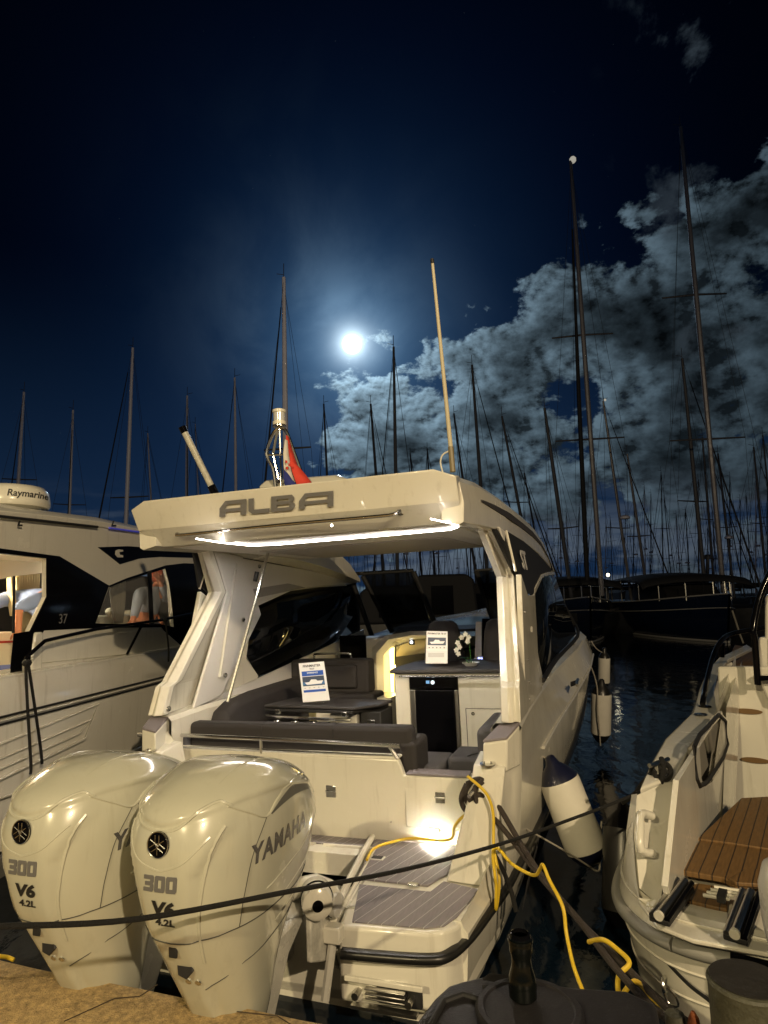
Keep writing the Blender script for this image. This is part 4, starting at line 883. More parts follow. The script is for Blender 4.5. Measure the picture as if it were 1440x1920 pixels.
MB().box(.40, .49, 3.05, 3.24, .44, .54).build('bracket_block', GEL2, boat, bevel=.03)
# ---- flag on the light mast (red white blue)
fl = thing('flag', 'furled red, white and blue flag drooping from the steel light mast on the hardtop', 'flag', M=MF.M)
FM = [mat('flag_red', (.62, .05, .03), .8), mat('flag_white', (.62, .60, .55), .8), mat('flag_blue', (.02, .03, .20), .8)]
def fstrip(name, mt, cols):
    b = MB(); b.loft([[R_(x, y, vv) for x, y, vv in c] for c in cols], closed=False, caps=False); o = b.build(name, mt, fl, ang=80); s_ = o.modifiers.new('s', 'SOLIDIFY'); s_.thickness = .003
fstrip('white_stripe', FM[1], [[(534, 824, 3.86), (539, 826, 3.88)], [(531, 850, 3.85), (541, 852, 3.88)], [(532, 876, 3.84), (546, 880, 3.88)], [(538, 900, 3.84), (554, 902, 3.88)]])
fstrip('red_stripe', FM[0], [[(536, 816, 3.90), (541, 819, 3.93)], [(536, 838, 3.89), (548, 846, 3.94)], [(541, 862, 3.88), (557, 872, 3.93)], [(549, 888, 3.86), (571, 888, 3.92)], [(556, 908, 3.86), (588, 910, 3.92)]])
fstrip('blue_stripe', FM[2], [[(532, 880, 3.83), (540, 888, 3.85)], [(532, 896, 3.83), (548, 900, 3.86)], [(534, 912, 3.83), (560, 912, 3.86)]])
for q in ((537, 866), (543, 872), (538, 878)): fstrip('red_check', FM[0], [[(q[0] - 2, q[1] - 3, 3.835), (q[0] + 2, q[1] - 2, 3.835)], [(q[0] - 2, q[1] + 2, 3.832), (q[0] + 2, q[1] + 3, 3.832)]])
# ---- placards
def placard(label, TL, TR, BR_, BL, v, full):
    t_ = thing('info_placard', label, 'placard', M=MF.M, group='show placards on the motor boat')
    P = [m(*q, v=vv) for q, vv in zip((TL, TR, BR_, BL), (v + .05, v + .05, v, v))]
    nrm = (P[1] - P[0]).cross(P[3] - P[0]).normalized()
    if nrm.y > 0: nrm = -nrm
    MB().prism(P, -nrm * .004).build('sheet', WHT, t_)
    def Q(x, y, o=.002): return P[0].lerp(P[1], x).lerp(P[3].lerp(P[2], x), y) + nrm * o
    xd = (P[1] - P[0]).normalized(); yd = (P[0] - P[3]).normalized(); H_ = (P[0] - P[3]).length
    def blk(x0, x1, y0, y1, mt, n, o=.0015): MB().prism([Q(x0, y0, o), Q(x1, y0, o), Q(x1, y1, o), Q(x0, y1, o)], -nrm * .001).build(n, mt, t_)
    def txt(s, x, y, h, mt): text(s, 'placard_text', mt, t_, Q(x, y, .002), xd, yd, h * H_, ext=.0008, bold=.02)
    if full:
        txt('FINNMASTER', .5, .09, .062, INK); txt('T8 ST', .5, .17, .042, INK)
        blk(.08, .92, .22, .345, BLUE, 'blue_band'); txt('EXPERIENCE', .5, .27, .04, WHT)
        blk(.08, .92, .36, .60, PHOTO, 'photo_panel'); blk(.08, .92, .50, .575, mat('sea_blue', (.05, .16, .35), .4), 'photo_sea', .002)
        for x in (.15, .32, .5, .67, .85): blk(x - .03, x + .03, .645, .655, GREYP, 'caption_mark')
        blk(.08, .92, .70, .76, BLUE, 'blue_band')
        hy = .53
    else:
        txt('FINNMASTER T8 ST', .5, .08, .05, INK)
        blk(.07, .93, .20, .44, PHOTO, 'photo_panel')
        for x in (.15, .32, .5, .67, .85): blk(x - .03, x + .03, .50, .53, GREYP, 'caption_mark')
        blk(0, 1, .575, .60, mat('fold_white', (.9, .9, .9), .4), 'sheet_fold', .004)
        for k in range(5): blk(.10, .85, .68 + k * .028, .688 + k * .028, GREYP, 'text_line')
        hy = .36
    MB().prism([Q(.16, hy - .02, .003), Q(.62, hy - .045, .003), Q(.88, hy - .05, .003), Q(.80, hy + .03, .003), Q(.24, hy + .04, .003)], -nrm * .001).build('pictured_hull', WHT, t_)
    MB().prism([Q(.34, hy - .03, .003), Q(.42, hy - .09, .003), Q(.60, hy - .085, .003), Q(.66, hy - .045, .003)], -nrm * .001).build('pictured_cabin', WHT, t_)
    MB().box(P[3].x + .03, P[2].x - .03, v - .02, v + .09, P[3].z - .002, P[3].z + .006).build('stand_foot', CLEAR, t_)
placard('white show placard with blue bands standing on the cockpit table', (560, 1244), (607, 1240), (618, 1313), (568, 1317), 5.05, True)
placard('white and grey folded show placard standing on the galley counter', (800, 1183), (839, 1184), (839, 1244), (798, 1244), 5.35, False)
# ---- orchid in a white bowl
oc = thing('orchid_plant', 'white orchid with green leaves in a shallow white bowl on the galley counter', 'potted plant', M=MF.M)
b_ = m(883, 1246, v=5.40); b_.z = 1.509
MB().lathe([(.0, 0), (.045, 0), (.075, .028), (.070, .028), (.04, .008), (0, .008)], b_, (0, 0, 1), 28).build('bowl', mat('ceramic', (.8, .8, .78), .3), oc)
GRN = mat('orchid_leaf', (.03, .14, .02), .4)
for k, a in enumerate((2.6, 3.5, 2.0, .4)):
    d = V((math.cos(a), math.sin(a) * .5, 0)); c = b_ + V((0, 0, .02))
    MB().loft([[c + d * .02 + V((0, -.01, 0)), c + d * .02 + V((0, .01, 0))], [c + d * .05 + V((0, -.022, .045)), c + d * .05 + V((0, .022, .045))], [c + d * .09 + V((0, -.016, .05)), c + d * .09 + V((0, .016, .05))], [c + d * .115 + V((0, -.002, .03)), c + d * .115 + V((0, .002, .03))]], closed=False, caps=False).build('leaf', GRN, oc)
stem = [b_ + V((.005, 0, .02)), b_ + V((.0, 0, .12)), b_ + V((-.005, 0, .20)), b_ + V((-.04, 0, .25)), b_ + V((-.09, 0, .22)), b_ + V((-.12, 0, .15))]
MB().tube(stem, .003, 6, smooth=4).build('stem', GRN, oc)
PET = mat('orchid_petal', (.78, .76, .66), .6)
for (x, z) in ((-.005, .235), (-.03, .26), (-.065, .235), (-.015, .20), (-.10, .19), (-.085, .155), (-.115, .13), (-.10, .10)):
    f_ = MB(); c = b_ + V((x, -.008, z))
    for k in range(5):
        a = 2 * math.pi * k / 5 + x * 30; d = V((math.cos(a), 0, math.sin(a))); e = V((-math.sin(a), 0, math.cos(a)))
        f_.prism([c, c + d * .014 + e * .010, c + d * .026, c + d * .014 - e * .010], (0, -.002, 0))
    f_.build('flower', PET, oc)
# ================================================================== LEFT YACHT
LF = Frame(8.5); l = LF.at
yt = thing('motor_yacht', 'large white cabin yacht with black side windows and lit saloon, left of the twin-outboard boat', 'motor yacht', M=LF.M)
LU = -3.5
def lp_(px, py, u=LU): return l(px, py, u=u)
# hull
HY = [(3.7, 0, 1), (5, 0, 1), (7, .0, 1), (9, -.05, 1.02), (11, -.35, 1.06), (12.5, -.85, 1.1), (13.6, -1.45, 1.15)]
rings = []
for v in [3.7 + .33 * i for i in range(31)]:
    ins = interp(HY, v, 1); k = interp(HY, v, 2); uo = LU + ins
    half = [(uo - .02, 1.56 * k), (uo, 1.50 * k), (uo, 1.30 * k), (uo + .0, 1.22 * k), (uo - .01, 1.0 * k), (uo - .03, .6), (uo - .07, .25), (uo - .35, -.1), (-5.2, -.4)]
    rings.append([V((a, v, b)) for a, b in half] + [V((-10.4 - a, v, b)) for a, b in reversed(half[:-1])])
h = MB().loft(rings, closed=False, caps=False); h.add(rings[0], [tuple(range(len(rings[0])))]); h.build('hull', GEL, yt, ang=30)
rr = MB(); 
for dz, r0, mt, nm in ((1.278, .009, RUB, 'rub_rail'), (1.252, .010, GEL, 'rail_strip'), (1.226, .008, RUB, 'rail_lower')):
    MB().tube([V((LU + .012 + interp(HY, v, 1), v, dz * interp(HY, v, 2))) for v in np.arange(3.8, 13.4, .4)], r0, 8).build(nm, mt, yt)
# shallow moulded panels in the topside
def mould(pts, d=.012, nm='hull_moulding'): return MB().tube([lp_(*q) + V((.0, 0, 0)) for q in pts], d, 8, closed=True).build(nm, GEL, yt)
mould([(-40, 1412), (185, 1320), (160, 1385), (-40, 1480)]); mould([(-40, 1440), (170, 1350), (150, 1375), (-40, 1460)], .008)
MB().tube([lp_(-40, 1510), lp_(200, 1430), lp_(330, 1370)], .010, 8).build('hull_crease', GEL, yt)
MB().tube([lp_(-40, 1620), lp_(120, 1540), lp_(200, 1500)], .010, 8).build('hull_crease', BLKM, yt)
# side deck and cabin side
MB().prism([V((LU - .01, 3.7, 1.545)), V((LU - .01, 12, 1.545)), V((LU - .25, 12, 1.545)), V((LU - .25, 3.7, 1.545))], (0, 0, .02)).build('side_deck', GEL, yt)
CU = LU - .14
def cp(px, py, o=0.): return l(px, py, u=CU + o)
top = [(-60, 953), (0, 958), (90, 968), (190, 980), (273, 999), (330, 1008), (392, 1024), (470, 1060), (560, 1110)]
outer = [cp(*q) for q in top] + [cp(560, 1190), cp(420, 1222), cp(283, 1224), cp(150, 1246), cp(40, 1262), cp(-60, 1277)]
holeA = [cp(*q) for q in [(-45, 1032), (30, 1041), (88, 1047), (88, 1119), (57, 1183), (49, 1250), (-45, 1266)]]
holeB = [cp(*q) for q in [(179, 1169), (205, 1101), (238, 1086), (311, 1064), (320, 1100), (324, 1160), (327, 1176), (300, 1171)]]
holeC = [cp(*q) for q in [(322, 1066), (400, 1062), (400, 1210), (336, 1200), (331, 1150)]]
MB().prism(outer, (-.05, 0, 0), [holeA, holeB, holeC]).build('cabin_side', GEL, yt, bevel=.004, ang=30)
def blackp(pts, nm='window_surround', mt=BLK, o=.006, holes=()):
    return MB().prism([cp(*q, o) for q in pts], (-.008, 0, 0), [[cp(*q, o) for q in hh] for hh in holes]).build(nm, mt, yt)
blackp([(-60, 1022), (0, 1028), (112, 1043), (205, 1098), (179, 1169), (170, 1178), (83, 1182), (62, 1215), (52, 1262), (20, 1264), (27, 1188), (57, 1183), (88, 1119), (88, 1047), (-45, 1033)])
blackp([(205, 1098), (238, 1084), (311, 1060), (345, 1056), (400, 1058), (460, 1080), (540, 1130), (540, 1185), (420, 1215), (330, 1212), (303, 1176), (170, 1178), (179, 1169), (300, 1170), (327, 1176), (320, 1100), (311, 1066), (238, 1088), (206, 1101)])
blackp([(277, 1072), (284, 1070), (289, 1172), (281, 1172)], 'window_divider', BLKM, .012)
blackp([(26, 1080), (29, 1080), (28, 1187), (24, 1187)], 'window_divider', BLKM, .012)
blackp([(314, 1066), (400, 1060), (400, 1205), (332, 1200), (326, 1150)], 'door_pane', GLASS, .004)
blackp([(180, 1168), (205, 1102), (238, 1087), (311, 1065), (324, 1170)], 'window_pane', CLEAR, -.02)
blackp([(184, 1026), (240, 1024), (320, 1030), (374, 1038), (368, 1046), (300, 1044), (262, 1047), (225, 1058), (205, 1042)], 'roof_accent', BLK)
blackp([(218, 1032), (222, 1030), (231, 1031), (231, 1034), (224, 1035), (225, 1040), (231, 1041), (231, 1045), (221, 1045), (217, 1040)], 'yacht_emblem', GEL, .012)
text('37', 'size_mark', mat('mark_grey', (.16, .16, .16), .4), yt, cp(118, 1161, .012), cp(130, 1160.5) - cp(105, 1161.5), (0, 0, 1), .085, ext=.002)
# roof
rings = []
for px, py in [(-60, 953), (60, 964), (190, 979), (273, 996), (330, 1006), (400, 1026)]:
    a = cp(px, py); w = a.z; v = a.y
    rings.append([V((CU + .015, v, w - .05)), V((CU + .02, v, w + .0)), V((CU - .06, v, w + .05)), V((CU - .5, v, w + .10)), V((-5.2, v, w + .14)), V((-6.7, v, w)), V((-6.7, v, w - .1)), V((CU - .1, v, w - .1))])
MB().loft(rings).build('roof', GEL, yt, bevel=.005, ang=40)
MB().tube([cp(-60, 962, .03), cp(0, 968, .03), cp(183, 988, .03)], .012, 8).build('roof_rail', BLKM, yt)
MB().tube([cp(205, 990, .03), cp(273, 999, .03), cp(330, 1009, .02)], .009, 8).build('roof_blue_light', mat('blue_led', (.1, .1, .6), .4, emit=(.10, .12, 1), es=.12), yt)
for x in (37, 213): MB().tube([cp(x, 977, .03), cp(x - 3, 985, .035), cp(x + 4, 985, .035)], .008, 6).build('roof_hook', BLKM, yt)
MB().loft([[V((a_, b_, c_2)) for a_, b_ in ((CU - .15, l(-80, 0, u=CU).y), (CU - .15, l(185, 980, u=CU).y), (-5.6, l(185, 980, u=CU).y), (-5.6, l(-80, 0, u=CU).y))] for c_2 in (2.78, 2.90)]).build('roof_hatch', GEL, yt, bevel=.04)
# radar dome
rc = l(22, 955, u=-4.2)
rd = MB().lathe([(.0, 0), (.30, 0), (.315, .02), (.315, .05), (.30, .14), (.26, .185), (.0, .20)], (rc.x - .0, rc.y, rc.z + .01), (0, 0, 1), 40).build('radar_dome', GEL, yt, ang=50)
MB().lathe([(.20, -.08), (.24, 0)], (rc.x, rc.y, rc.z + .01), (0, 0, 1), 24).build('dome_base', GEL2, yt)
bvd = BVHTree.FromPolygons([v.co for v in rd.data.vertices], [p.vertices[:] for p in rd.data.polygons])
tl = (V(rc) - LF.c); tl.z = 0; tl.normalize(); rx = V((tl.y, -tl.x, 0))
text('Raymarine', 'radar_lettering', BLKM, rd, V((rc.x, rc.y, rc.z + .105)) + rx * .12 - tl * .4, (rx - tl * -.0), (0, 0, 1), .062, shear=.15, bold=.02, bvh=bvd, off=.003, squash=.9)
# handrail + fender lines on it
hr = MB().tube([cp(44, 1243, .12), cp(50, 1232, .12), cp(84, 1202, .12), cp(95, 1199, .12), cp(180, 1180, .12), cp(300, 1163, .12), cp(420, 1138, .12)], .016, 10).build('deck_rail', BLK, yt)
MB().tube([cp(268, 1168, .12), cp(238, 1227, .08)], .013, 8).build('rail_leg', BLK, yt)
MB().tube([cp(46, 1262, .10), cp(46, 1240, .12)], .016, 8).build('rail_foot', STEEL, yt)
MB().prism([cp(57, 1262, .02), cp(66, 1185, .02), cp(83, 1184, .02), cp(80, 1258, .02)], (-.04, 0, 0)).build('deck_step', GEL, yt, bevel=.02)
MB().prism([cp(70, 1205, .015), cp(300, 1176, .015), cp(345, 1215, .015), cp(66, 1245, .015)], (-.01, 0, 0)).build('cabin_moulding', GEL, yt, bevel=.012)
# interior
MB().box(-6.4, CU - .06, 3.2, 12.0, 1.16, 1.20).build('saloon_floor', mat('floor_wood', (.20, .13, .07), .5), yt)
MB().prism([V((-6.2, 3.2, 1.2)), V((-6.2, 12, 1.2)), V((-6.2, 12, 2.6)), V((-6.2, 3.2, 2.6))], (-.02, 0, 0)).build('far_wall', mat('dark_saloon', (.05, .045, .04), .7), yt)
MB().box(-6.2, CU - .07, 3.2, 5.6, 2.50, 2.53).build('headliner', mat('headliner', (.75, .68, .52), .6), yt)
cm = mat('cream_lining', (.72, .64, .46), .6)
MB().prism([l(-60, 1030, u=-4.3), l(95, 1040, u=-4.3), l(92, 1073, u=-4.3), l(30, 1080, u=-4.3), l(0, 1086, u=-4.3), l(-60, 1092, u=-4.3)], (-.03, 0, 0)).build('cabin_valance', cm, yt)
CURT = mat('curtain_cream', (.62, .53, .32), .9, bump=.3, bscale=40)
def curtain(name, mt, pxt, pxb, yt_, yb, u, folds=9, dep=.03):
    rings = []
    for j in range(9):
        t_ = j / 8; ww = [pxt[0] + (pxb[0] - pxt[0]) * t_ ** 2, pxt[1] + (pxb[1] - pxt[1]) * t_ ** 2]; r = []
        for k in range(folds * 6 + 1):
            s_ = k / (folds * 6); p = l(ww[0] + (ww[1] - ww[0]) * s_, yt_ + (yb - yt_) * t_, u=u); p.x += dep * math.sin(2 * math.pi * s_ * folds + t_); r.append(p)
        rings.append(r)
    o = MB().loft(rings, closed=False, caps=False).build(name, mt, yt, ang=80); s_ = o.modifiers.new('s', 'SOLIDIFY'); s_.thickness = .004
curtain('curtain', CURT, (31, 73), (34, 64), 1076, 1185, -4.35); curtain('curtain', CURT, (15, 26), (22, 27), 1078, 1155, -4.35, 3)
curtain('curtain', mat('curtain_grey', (.16, .15, .12), .9), (203, 236), (214, 228), 1078, 1168, -3.85, 5, .02)
seatm = mat('cream_leather', (.50, .48, .36), .5)
MB().prism([l(-60, 1186, u=-4.1), l(28, 1184, u=-4.1), l(20, 1262, u=-4.1), l(-60, 1270, u=-4.1)], (-.3, 0, 0)).build('aft_seat', mat('aft_seat_cream', (.72, .66, .50), .5), yt, bevel=.02)
MB().prism([l(-60, 1204, u=-4.09), l(25, 1201, u=-4.09), l(25, 1205, u=-4.09), l(-60, 1208, u=-4.09)], (-.01, 0, 0)).build('red_piping', mat('red_piping', (.35, .02, .01), .5), yt)
MB().prism([l(-60, 1252, u=-4.07), l(20, 1246, u=-4.07), l(17, 1264, u=-4.07), l(-60, 1272, u=-4.07)], (-.01, 0, 0)).build('blue_towel', mat('towel_blue', (.20, .25, .60), .8), yt)
for a_, b_, c_2, d_ in ((178, 245, 1154, 1180), (258, 282, 1144, 1180), (292, 322, 1129, 1180)):
    MB().prism([l(a_, b_ and c_2, u=-4.2), l(b_, c_2 - 2, u=-4.2), l(b_, d_, u=-4.2), l(a_, d_, u=-4.2)], (-.25, 0, 0)).build('saloon_sofa', seatm, yt, bevel=.02)
MB().ball(l(206, 1147, u=-4.0), .05, 12, (1, 1, .9)).build('sofa_bolster', seatm, yt)
lamp('saloon_light', 'POINT', LF.M @ V((-4.6, 4.9, 2.35)), 55, (1, .82, .55), .15)
lamp('saloon_light', 'POINT', LF.M @ V((-4.2, 6.2, 2.35)), 9, (1, .90, .70), .08)
# fender lines from the rail down the side
fh = 0
for pts, lab in (([(48, 1243), (52, 1330), (58, 1430), (57, 1452)], 'thin black fender line knotted round the yacht handrail, left strand'), ([(53, 1243), (66, 1330), (76, 1400), (79, 1432)], 'thin black fender line from the yacht handrail, right strand'), ([(310, 1162), (316, 1215), (316, 1241)], 'short black line looped over the yacht rail near its forward end')):
    w_pts = [LF.M @ l(*q, u=LU + .05) for q in pts]; t_ = thing('fender_line', lab, 'rope', loc=w_pts[-1])
    MB().tube(w_pts, .011, 8, smooth=4).build('line', ROPEB, t_, world=True)
    MB().ball(w_pts[0], .028, 8).build('knot', ROPEB, t_, world=True)
# ================================================================== PEOPLE
def skin(name, mt, parent, joints, edges, world=True, sub=2, root=0):
    me = bpy.data.meshes.new(name); inv = ROOT[parent.name]
    me.from_pydata([tuple(inv @ V(j[0])) for j in joints], edges, [])
    o = bpy.data.objects.new(name, me); sc.collection.objects.link(o); o.parent = parent; ROOT[o.name] = ROOT[parent.name]
    s_ = o.modifiers.new('skin', 'SKIN'); me.materials.append(mt); s_.use_smooth_shade = True
    for i, j in enumerate(joints):
        d = me.skin_vertices[0].data[i]; r = j[1]; d.radius = (r, r) if not isinstance(r, tuple) else r; d.use_root = (i == root)
    b = o.modifiers.new('sub', 'SUBSURF'); b.levels = sub; b.render_levels = sub
    return o
SKIN = mat('skin', (.52, .22, .12), .5, var=.08); SKINW = mat('skin_warm', (.60, .24, .12), .5)
def person(label, P, shirt, hairm, skinm, group=None):
    """P: world joints. trunk: pel, chest, neck; head (centre); arms L/R: sh, el, wr; legs: hip knees feet"""
    t_ = thing('person', label, 'person', loc=P['pel'], group=group)
    J = []; E_ = []
    def ch(prev, *pr):
        for p, r in pr:
            J.append((p, r)); 
            if prev is not None: E_.append((prev, len(J) - 1))
            prev = len(J) - 1
        return prev
    pel = ch(None, (P['pel'], .14)); c1 = ch(pel, (P['pel'].lerp(P['chest'], .5), .125), (P['chest'], .15)); nk = ch(c1, (P['neck'], .055), (P['head'] + V((0, 0, -.06)), .06), (P['head'] + V((0, 0, .02)), .085), (P['head'] + V((0, 0, .07)), .07))
    for k in 'lr':
        if k + 'sh' in P:
            w = ch(c1, (P[k + 'sh'], .06), (P[k + 'el'], .043), (P[k + 'wr'], .026))
            hd = (P[k + 'wr'] - P[k + 'el']).normalized(); sd = hd.orthogonal().normalized()
            pm_ = ch(w, (P[k + 'wr'] + hd * .05, .032))
            for q in range(4): ch(pm_, (P[k + 'wr'] + hd * .09 + sd * (.028 - .018 * q), .0095), (P[k + 'wr'] + hd * (.15 - .008 * abs(q - 1.4)) + sd * (.034 - .022 * q) + hd.cross(sd) * .02, .0075))
            ch(w, (P[k + 'wr'] + hd * .05 + sd * .045, .011), (P[k + 'wr'] + hd * .085 + sd * .06, .009))
        if k + 'kn' in P: ch(pel, (P[k + 'hip'], .095), (P[k + 'kn'], .06), (P[k + 'ft'], .04), (P[k + 'ft'] + P['fwd'] * .14, .035))
    skin('body', skinm, t_, J, E_)
    # shirt: short of the neck, down to the hips, sleeves
    J, E_ = [], []
    a = ch(None, (P['pel'], .152)); a = ch(a, (P['pel'].lerp(P['chest'], .5), .14), (P['chest'], .165)); ch(a, (P['chest'].lerp(P['neck'], .7), .085))
    for k in 'lr':
        if k + 'sh' in P: ch(a, (P[k + 'sh'], .077), (P[k + 'el'], .058), (P[k + 'el'].lerp(P[k + 'wr'], P.get('sleeve', .3)), .048))
    skin('shirt', shirt, t_, J, E_)
    h = P['head']; f = P['fwd']; s_ = f.cross(V((0, 0, 1))).normalized()
    MB().ball(h + V((0, 0, .035)) - f * .022, .105, 16, (.88, .95, 1.02)).build('hair', hairm, t_, world=True)
    for q in (-1, 1):
        MB().ball(h + f * .078 + s_ * .032 * q + V((0, 0, .01)), .011, 8).build('eye', mat('eye', (.03, .02, .02), .3), t_, world=True)
        MB().ball(h + s_ * .088 * q, .022, 8, (.6, .6, 1.2)).build('ear', skinm, t_, world=True)
    MB().tube([h + f * .082 + V((0, 0, .01)), h + f * .112 + V((0, 0, -.025))], [.008, .014], 8).build('nose', skinm, t_, world=True)
    MB().tube([h + f * .086 + s_ * .022 + V((0, 0, -.052)), h + f * .088 - s_ * .022 + V((0, 0, -.052))], .006, 8).build('mouth', mat('lips', (.35, .08, .06), .5), t_, world=True)
    if 'lkn' in P:
        J, E_ = [], []; a = ch(None, (P['pel'] + V((0, 0, -.02)), .155))
        for k in 'lr': ch(a, (P[k + 'hip'], .105), (P[k + 'kn'], .075), (P[k + 'kn'].lerp(P[k + 'ft'], .8), .055))
        skin('trousers', mat('trousers', (.04, .04, .05), .8), t_, J, E_)
    return t_
LW = lambda px, py, u: LF.M @ l(px, py, u=u)
ax = (LF.M.to_3x3() @ V((0, 1, 0))); sx = (LF.M.to_3x3() @ V((1, 0, 0)))
# leaning person at the lit aft window: only sleeve and forearm show past the window edge
sh = LW(84, 1119, -4.05); el = LW(34, 1141, -4.0); wr = LW(34, 1180, -3.98)
person('person in light blue short-sleeved shirt leaning a forearm down behind the lit aft window', dict(sh=None, pel=sh + ax * .35 + V((0, 0, -.48)), chest=sh + ax * .18 + V((0, 0, -.06)), neck=sh + ax * .24 + V((0, 0, .10)), head=sh + ax * .20 + V((0, 0, .24)), fwd=-ax, rsh=sh, rel=el, rwr=wr, lsh=sh - sx * .38, lel=el - sx * .4, lwr=wr - sx * .4, sleeve=.12,
       rhip=sh + ax * .4 + V((0, 0, -.60)), rkn=sh + ax * .1 + V((0, 0, -.62)), rft=sh + ax * .1 + V((0, 0, -.88)), lhip=sh + ax * .4 + V((0, 0, -.60)) - sx * .2, lkn=sh + ax * .1 - sx * .2 + V((0, 0, -.62)), lft=sh + ax * .1 - sx * .2 + V((0, 0, -.88))),
       mat('shirt_blue', (.30, .40, .70), .8, bump=.2, bscale=60), mat('hair_dark', (.03, .02, .015), .7), SKINW)
hd_ = LW(299, 1083, -4.0)
person('person in grey shirt behind the saloon window, raised hand on their red-lit hair', dict(pel=LW(272, 1160, -4.05), chest=LW(280, 1122, -4.05), neck=LW(292, 1103, -4.02), head=hd_, fwd=(ax * .3 + sx * .9).normalized(), lsh=LW(262, 1112, -4.0), lel=LW(255, 1140, -3.95), lwr=LW(250, 1163, -3.92), rsh=LW(300, 1112, -3.95), rel=LW(316, 1125, -3.85), rwr=LW(300, 1092, -3.88), sleeve=.85,
       rhip=LW(285, 1172, -4.0), rkn=LW(300, 1175, -3.9), rft=LW(300, 1215, -3.9), lhip=LW(265, 1172, -4.1), lkn=LW(280, 1175, -4.0), lft=LW(280, 1215, -4.0)),
       mat('shirt_grey', (.30, .33, .38), .8, bump=.2, bscale=60), mat('hair_red_lit', (.50, .09, .03), .7), SKINW)  # red glow falling on the hair is put into its base colour
# ================================================================== RIGHT BOAT
RF = Frame(34); r = RF.at
rb_ = thing('open_boat', 'small white open boat with teak stern platform and black handrail at the right edge', 'motor boat', M=RF.M)
# hull: plan outline of the rounded stern at rub level, then forward
PO = [(.10, 3.46), (-.20, 3.44), (-.44, 3.43), (-.65, 3.42), (-.80, 3.46), (-.93, 3.56), (-1.03, 3.70), (-1.10, 3.90), (-1.14, 4.2), (-1.18, 4.7), (-1.21, 5.3), (-1.26, 6.2), (-1.33, 7.2), (-1.36, 8.2), (-1.22, 9.4), (-.80, 10.4), (-.1, 11.0)]
PO = [V((a, b, 0)) for a, b in PO]; PO = spline(PO, 4)
def G(px, py, w): return r(px, py, w=w)
gl_ = [(G(1200, 1478, .96), G(1264, 1456, .96)), (G(1218, 1438, .99), G(1272, 1441, .985)), (G(1248, 1386, 1.0), G(1292, 1405, 1.0)), (G(1300, 1336, 1.02), G(1346, 1331, 1.02)), (G(1312, 1292, 1.06), G(1338, 1296, 1.06)), (G(1326, 1258, 1.10), G(1346, 1262, 1.10)), (G(1350, 1232, 1.14), G(1366, 1236, 1.14)), (G(1400, 1208, 1.2), G(1410, 1215, 1.2))]
gt_ = [G(1200, 1690, .535), G(1192, 1640, .62), G(1187, 1560, .78), G(1190, 1510, .88)] + [a for a, _ in gl_]
gv_ = [p.y for p in gt_]
def hring(p):
    i = V((.4, 6.8, 0)) - V((p.x, p.y, 0)); i.normalize()
    top = float(np.interp(p.y, [3.4, 3.6, 3.9, 4.0, 5.3, 6.2, 8, 11], [.56, .58, .70, .92, .99, 1.02, 1.12, 1.3]))
    lowr = [p + i * a + V((0, 0, b)) for a, b in ((.028, .52), (.012, .47), (0, .44), (.015, .36), (.03, .30), (.07, .16), (.10, .02), (.16, -.12), (.5, -.4))]
    if p.y < gv_[0] or p.x > -.7: tp = p + i * .075 + V((0, 0, .535))
    else: tp = V((np.interp(p.y, gv_, [q.x for q in gt_]), p.y, np.interp(p.y, gv_, [q.z for q in gt_])))
    return [tp, tp.lerp(lowr[0], .35) + V((-.012, 0, 0)), *lowr]
hb = MB().loft([hring(p) for p in PO], closed=False, caps=False).build('hull', GEL, rb_, ang=40)
RBG = mat('rub_strip_grey', (.26, .26, .24), .5)
MB().tube([p + V((-.01, -.012, .42)) for p in PO[14:]], .032, 12).build('rub_strip', RBG, rb_)
MB().tube([p + V((-.0, -.014, .42)) for p in PO[9:15]], .032, 12).build('rub_strip', RBG, rb_); MB().tube([p + V((0, -.016, .42)) for p in PO[6:10]], .034, 12).build('rub_strip_end', BLK, rb_)
for dz, n_, in ((.52, 40), (.27, 40), (.12, 40)):
    off_ = {.52: .02, .27: .03, .12: .07}[dz]
    MB().tube([hring(p)[2 if dz == .52 else (6 if dz == .27 else 7)] for p in PO[2:n_]], .007, 6).build('hull_ridge', GEL, rb_)
# gunwale top + quarter panel
dn_ = V((0, 0, -.05))
MB().loft([[a, b, b + dn_, a + dn_] for a, b in gl_]).build('gunwale', GEL, rb_, bevel=.01, ang=30)
qp = [G(1193, 1490, .94), G(1264, 1458, .95), G(1276, 1470, .93), G(1228, 1692, .52), G(1196, 1665, .56), G(1187, 1560, .78)]
MB().prism(qp, (.02, .03, -.01)).build('quarter_panel', GEL, rb_, bevel=.006)
MB().loft([[G(1232, 1696, .52), G(1199, 1668, .56), G(1190, 1560, .78), G(1195, 1488, .945)], [G(1212, 1704, .49), G(1178, 1674, .49), G(1174, 1560, .72), G(1184, 1490, .92)]], closed=False, caps=False).build('quarter_skin', GEL, rb_, ang=70)
# inner face of the bulwark with a pocket holding fenders
iw = [G(1270, 1450, .97), G(1348, 1331, 1.01), G(1352, 1500, .55) , G(1318, 1578, .55), G(1262, 1640, .55), G(1236, 1690, .52)]
PU = -.78
def iu(px, py, u=PU): return r(px, py, u=u)
wallp = [iu(1262, 1462), iu(1346, 1333), iu(1358, 1560), iu(1300, 1625), iu(1250, 1700), iu(1240, 1660)]
pocket = [(1302, 1400), (1312, 1378), (1348, 1340), (1360, 1352), (1364, 1395), (1356, 1420), (1326, 1466), (1312, 1474), (1306, 1460)]
MB().prism(wallp, (.03, 0, 0), [[iu(*q) for q in pocket]]).build('bulwark_inner', GEL, rb_, bevel=.003)
MB().prism([iu(*q, PU - .13) for q in [(1290, 1395), (1372, 1320), (1378, 1420), (1300, 1490)]], (-.01, 0, 0)).build('pocket_back', BLKM, rb_)
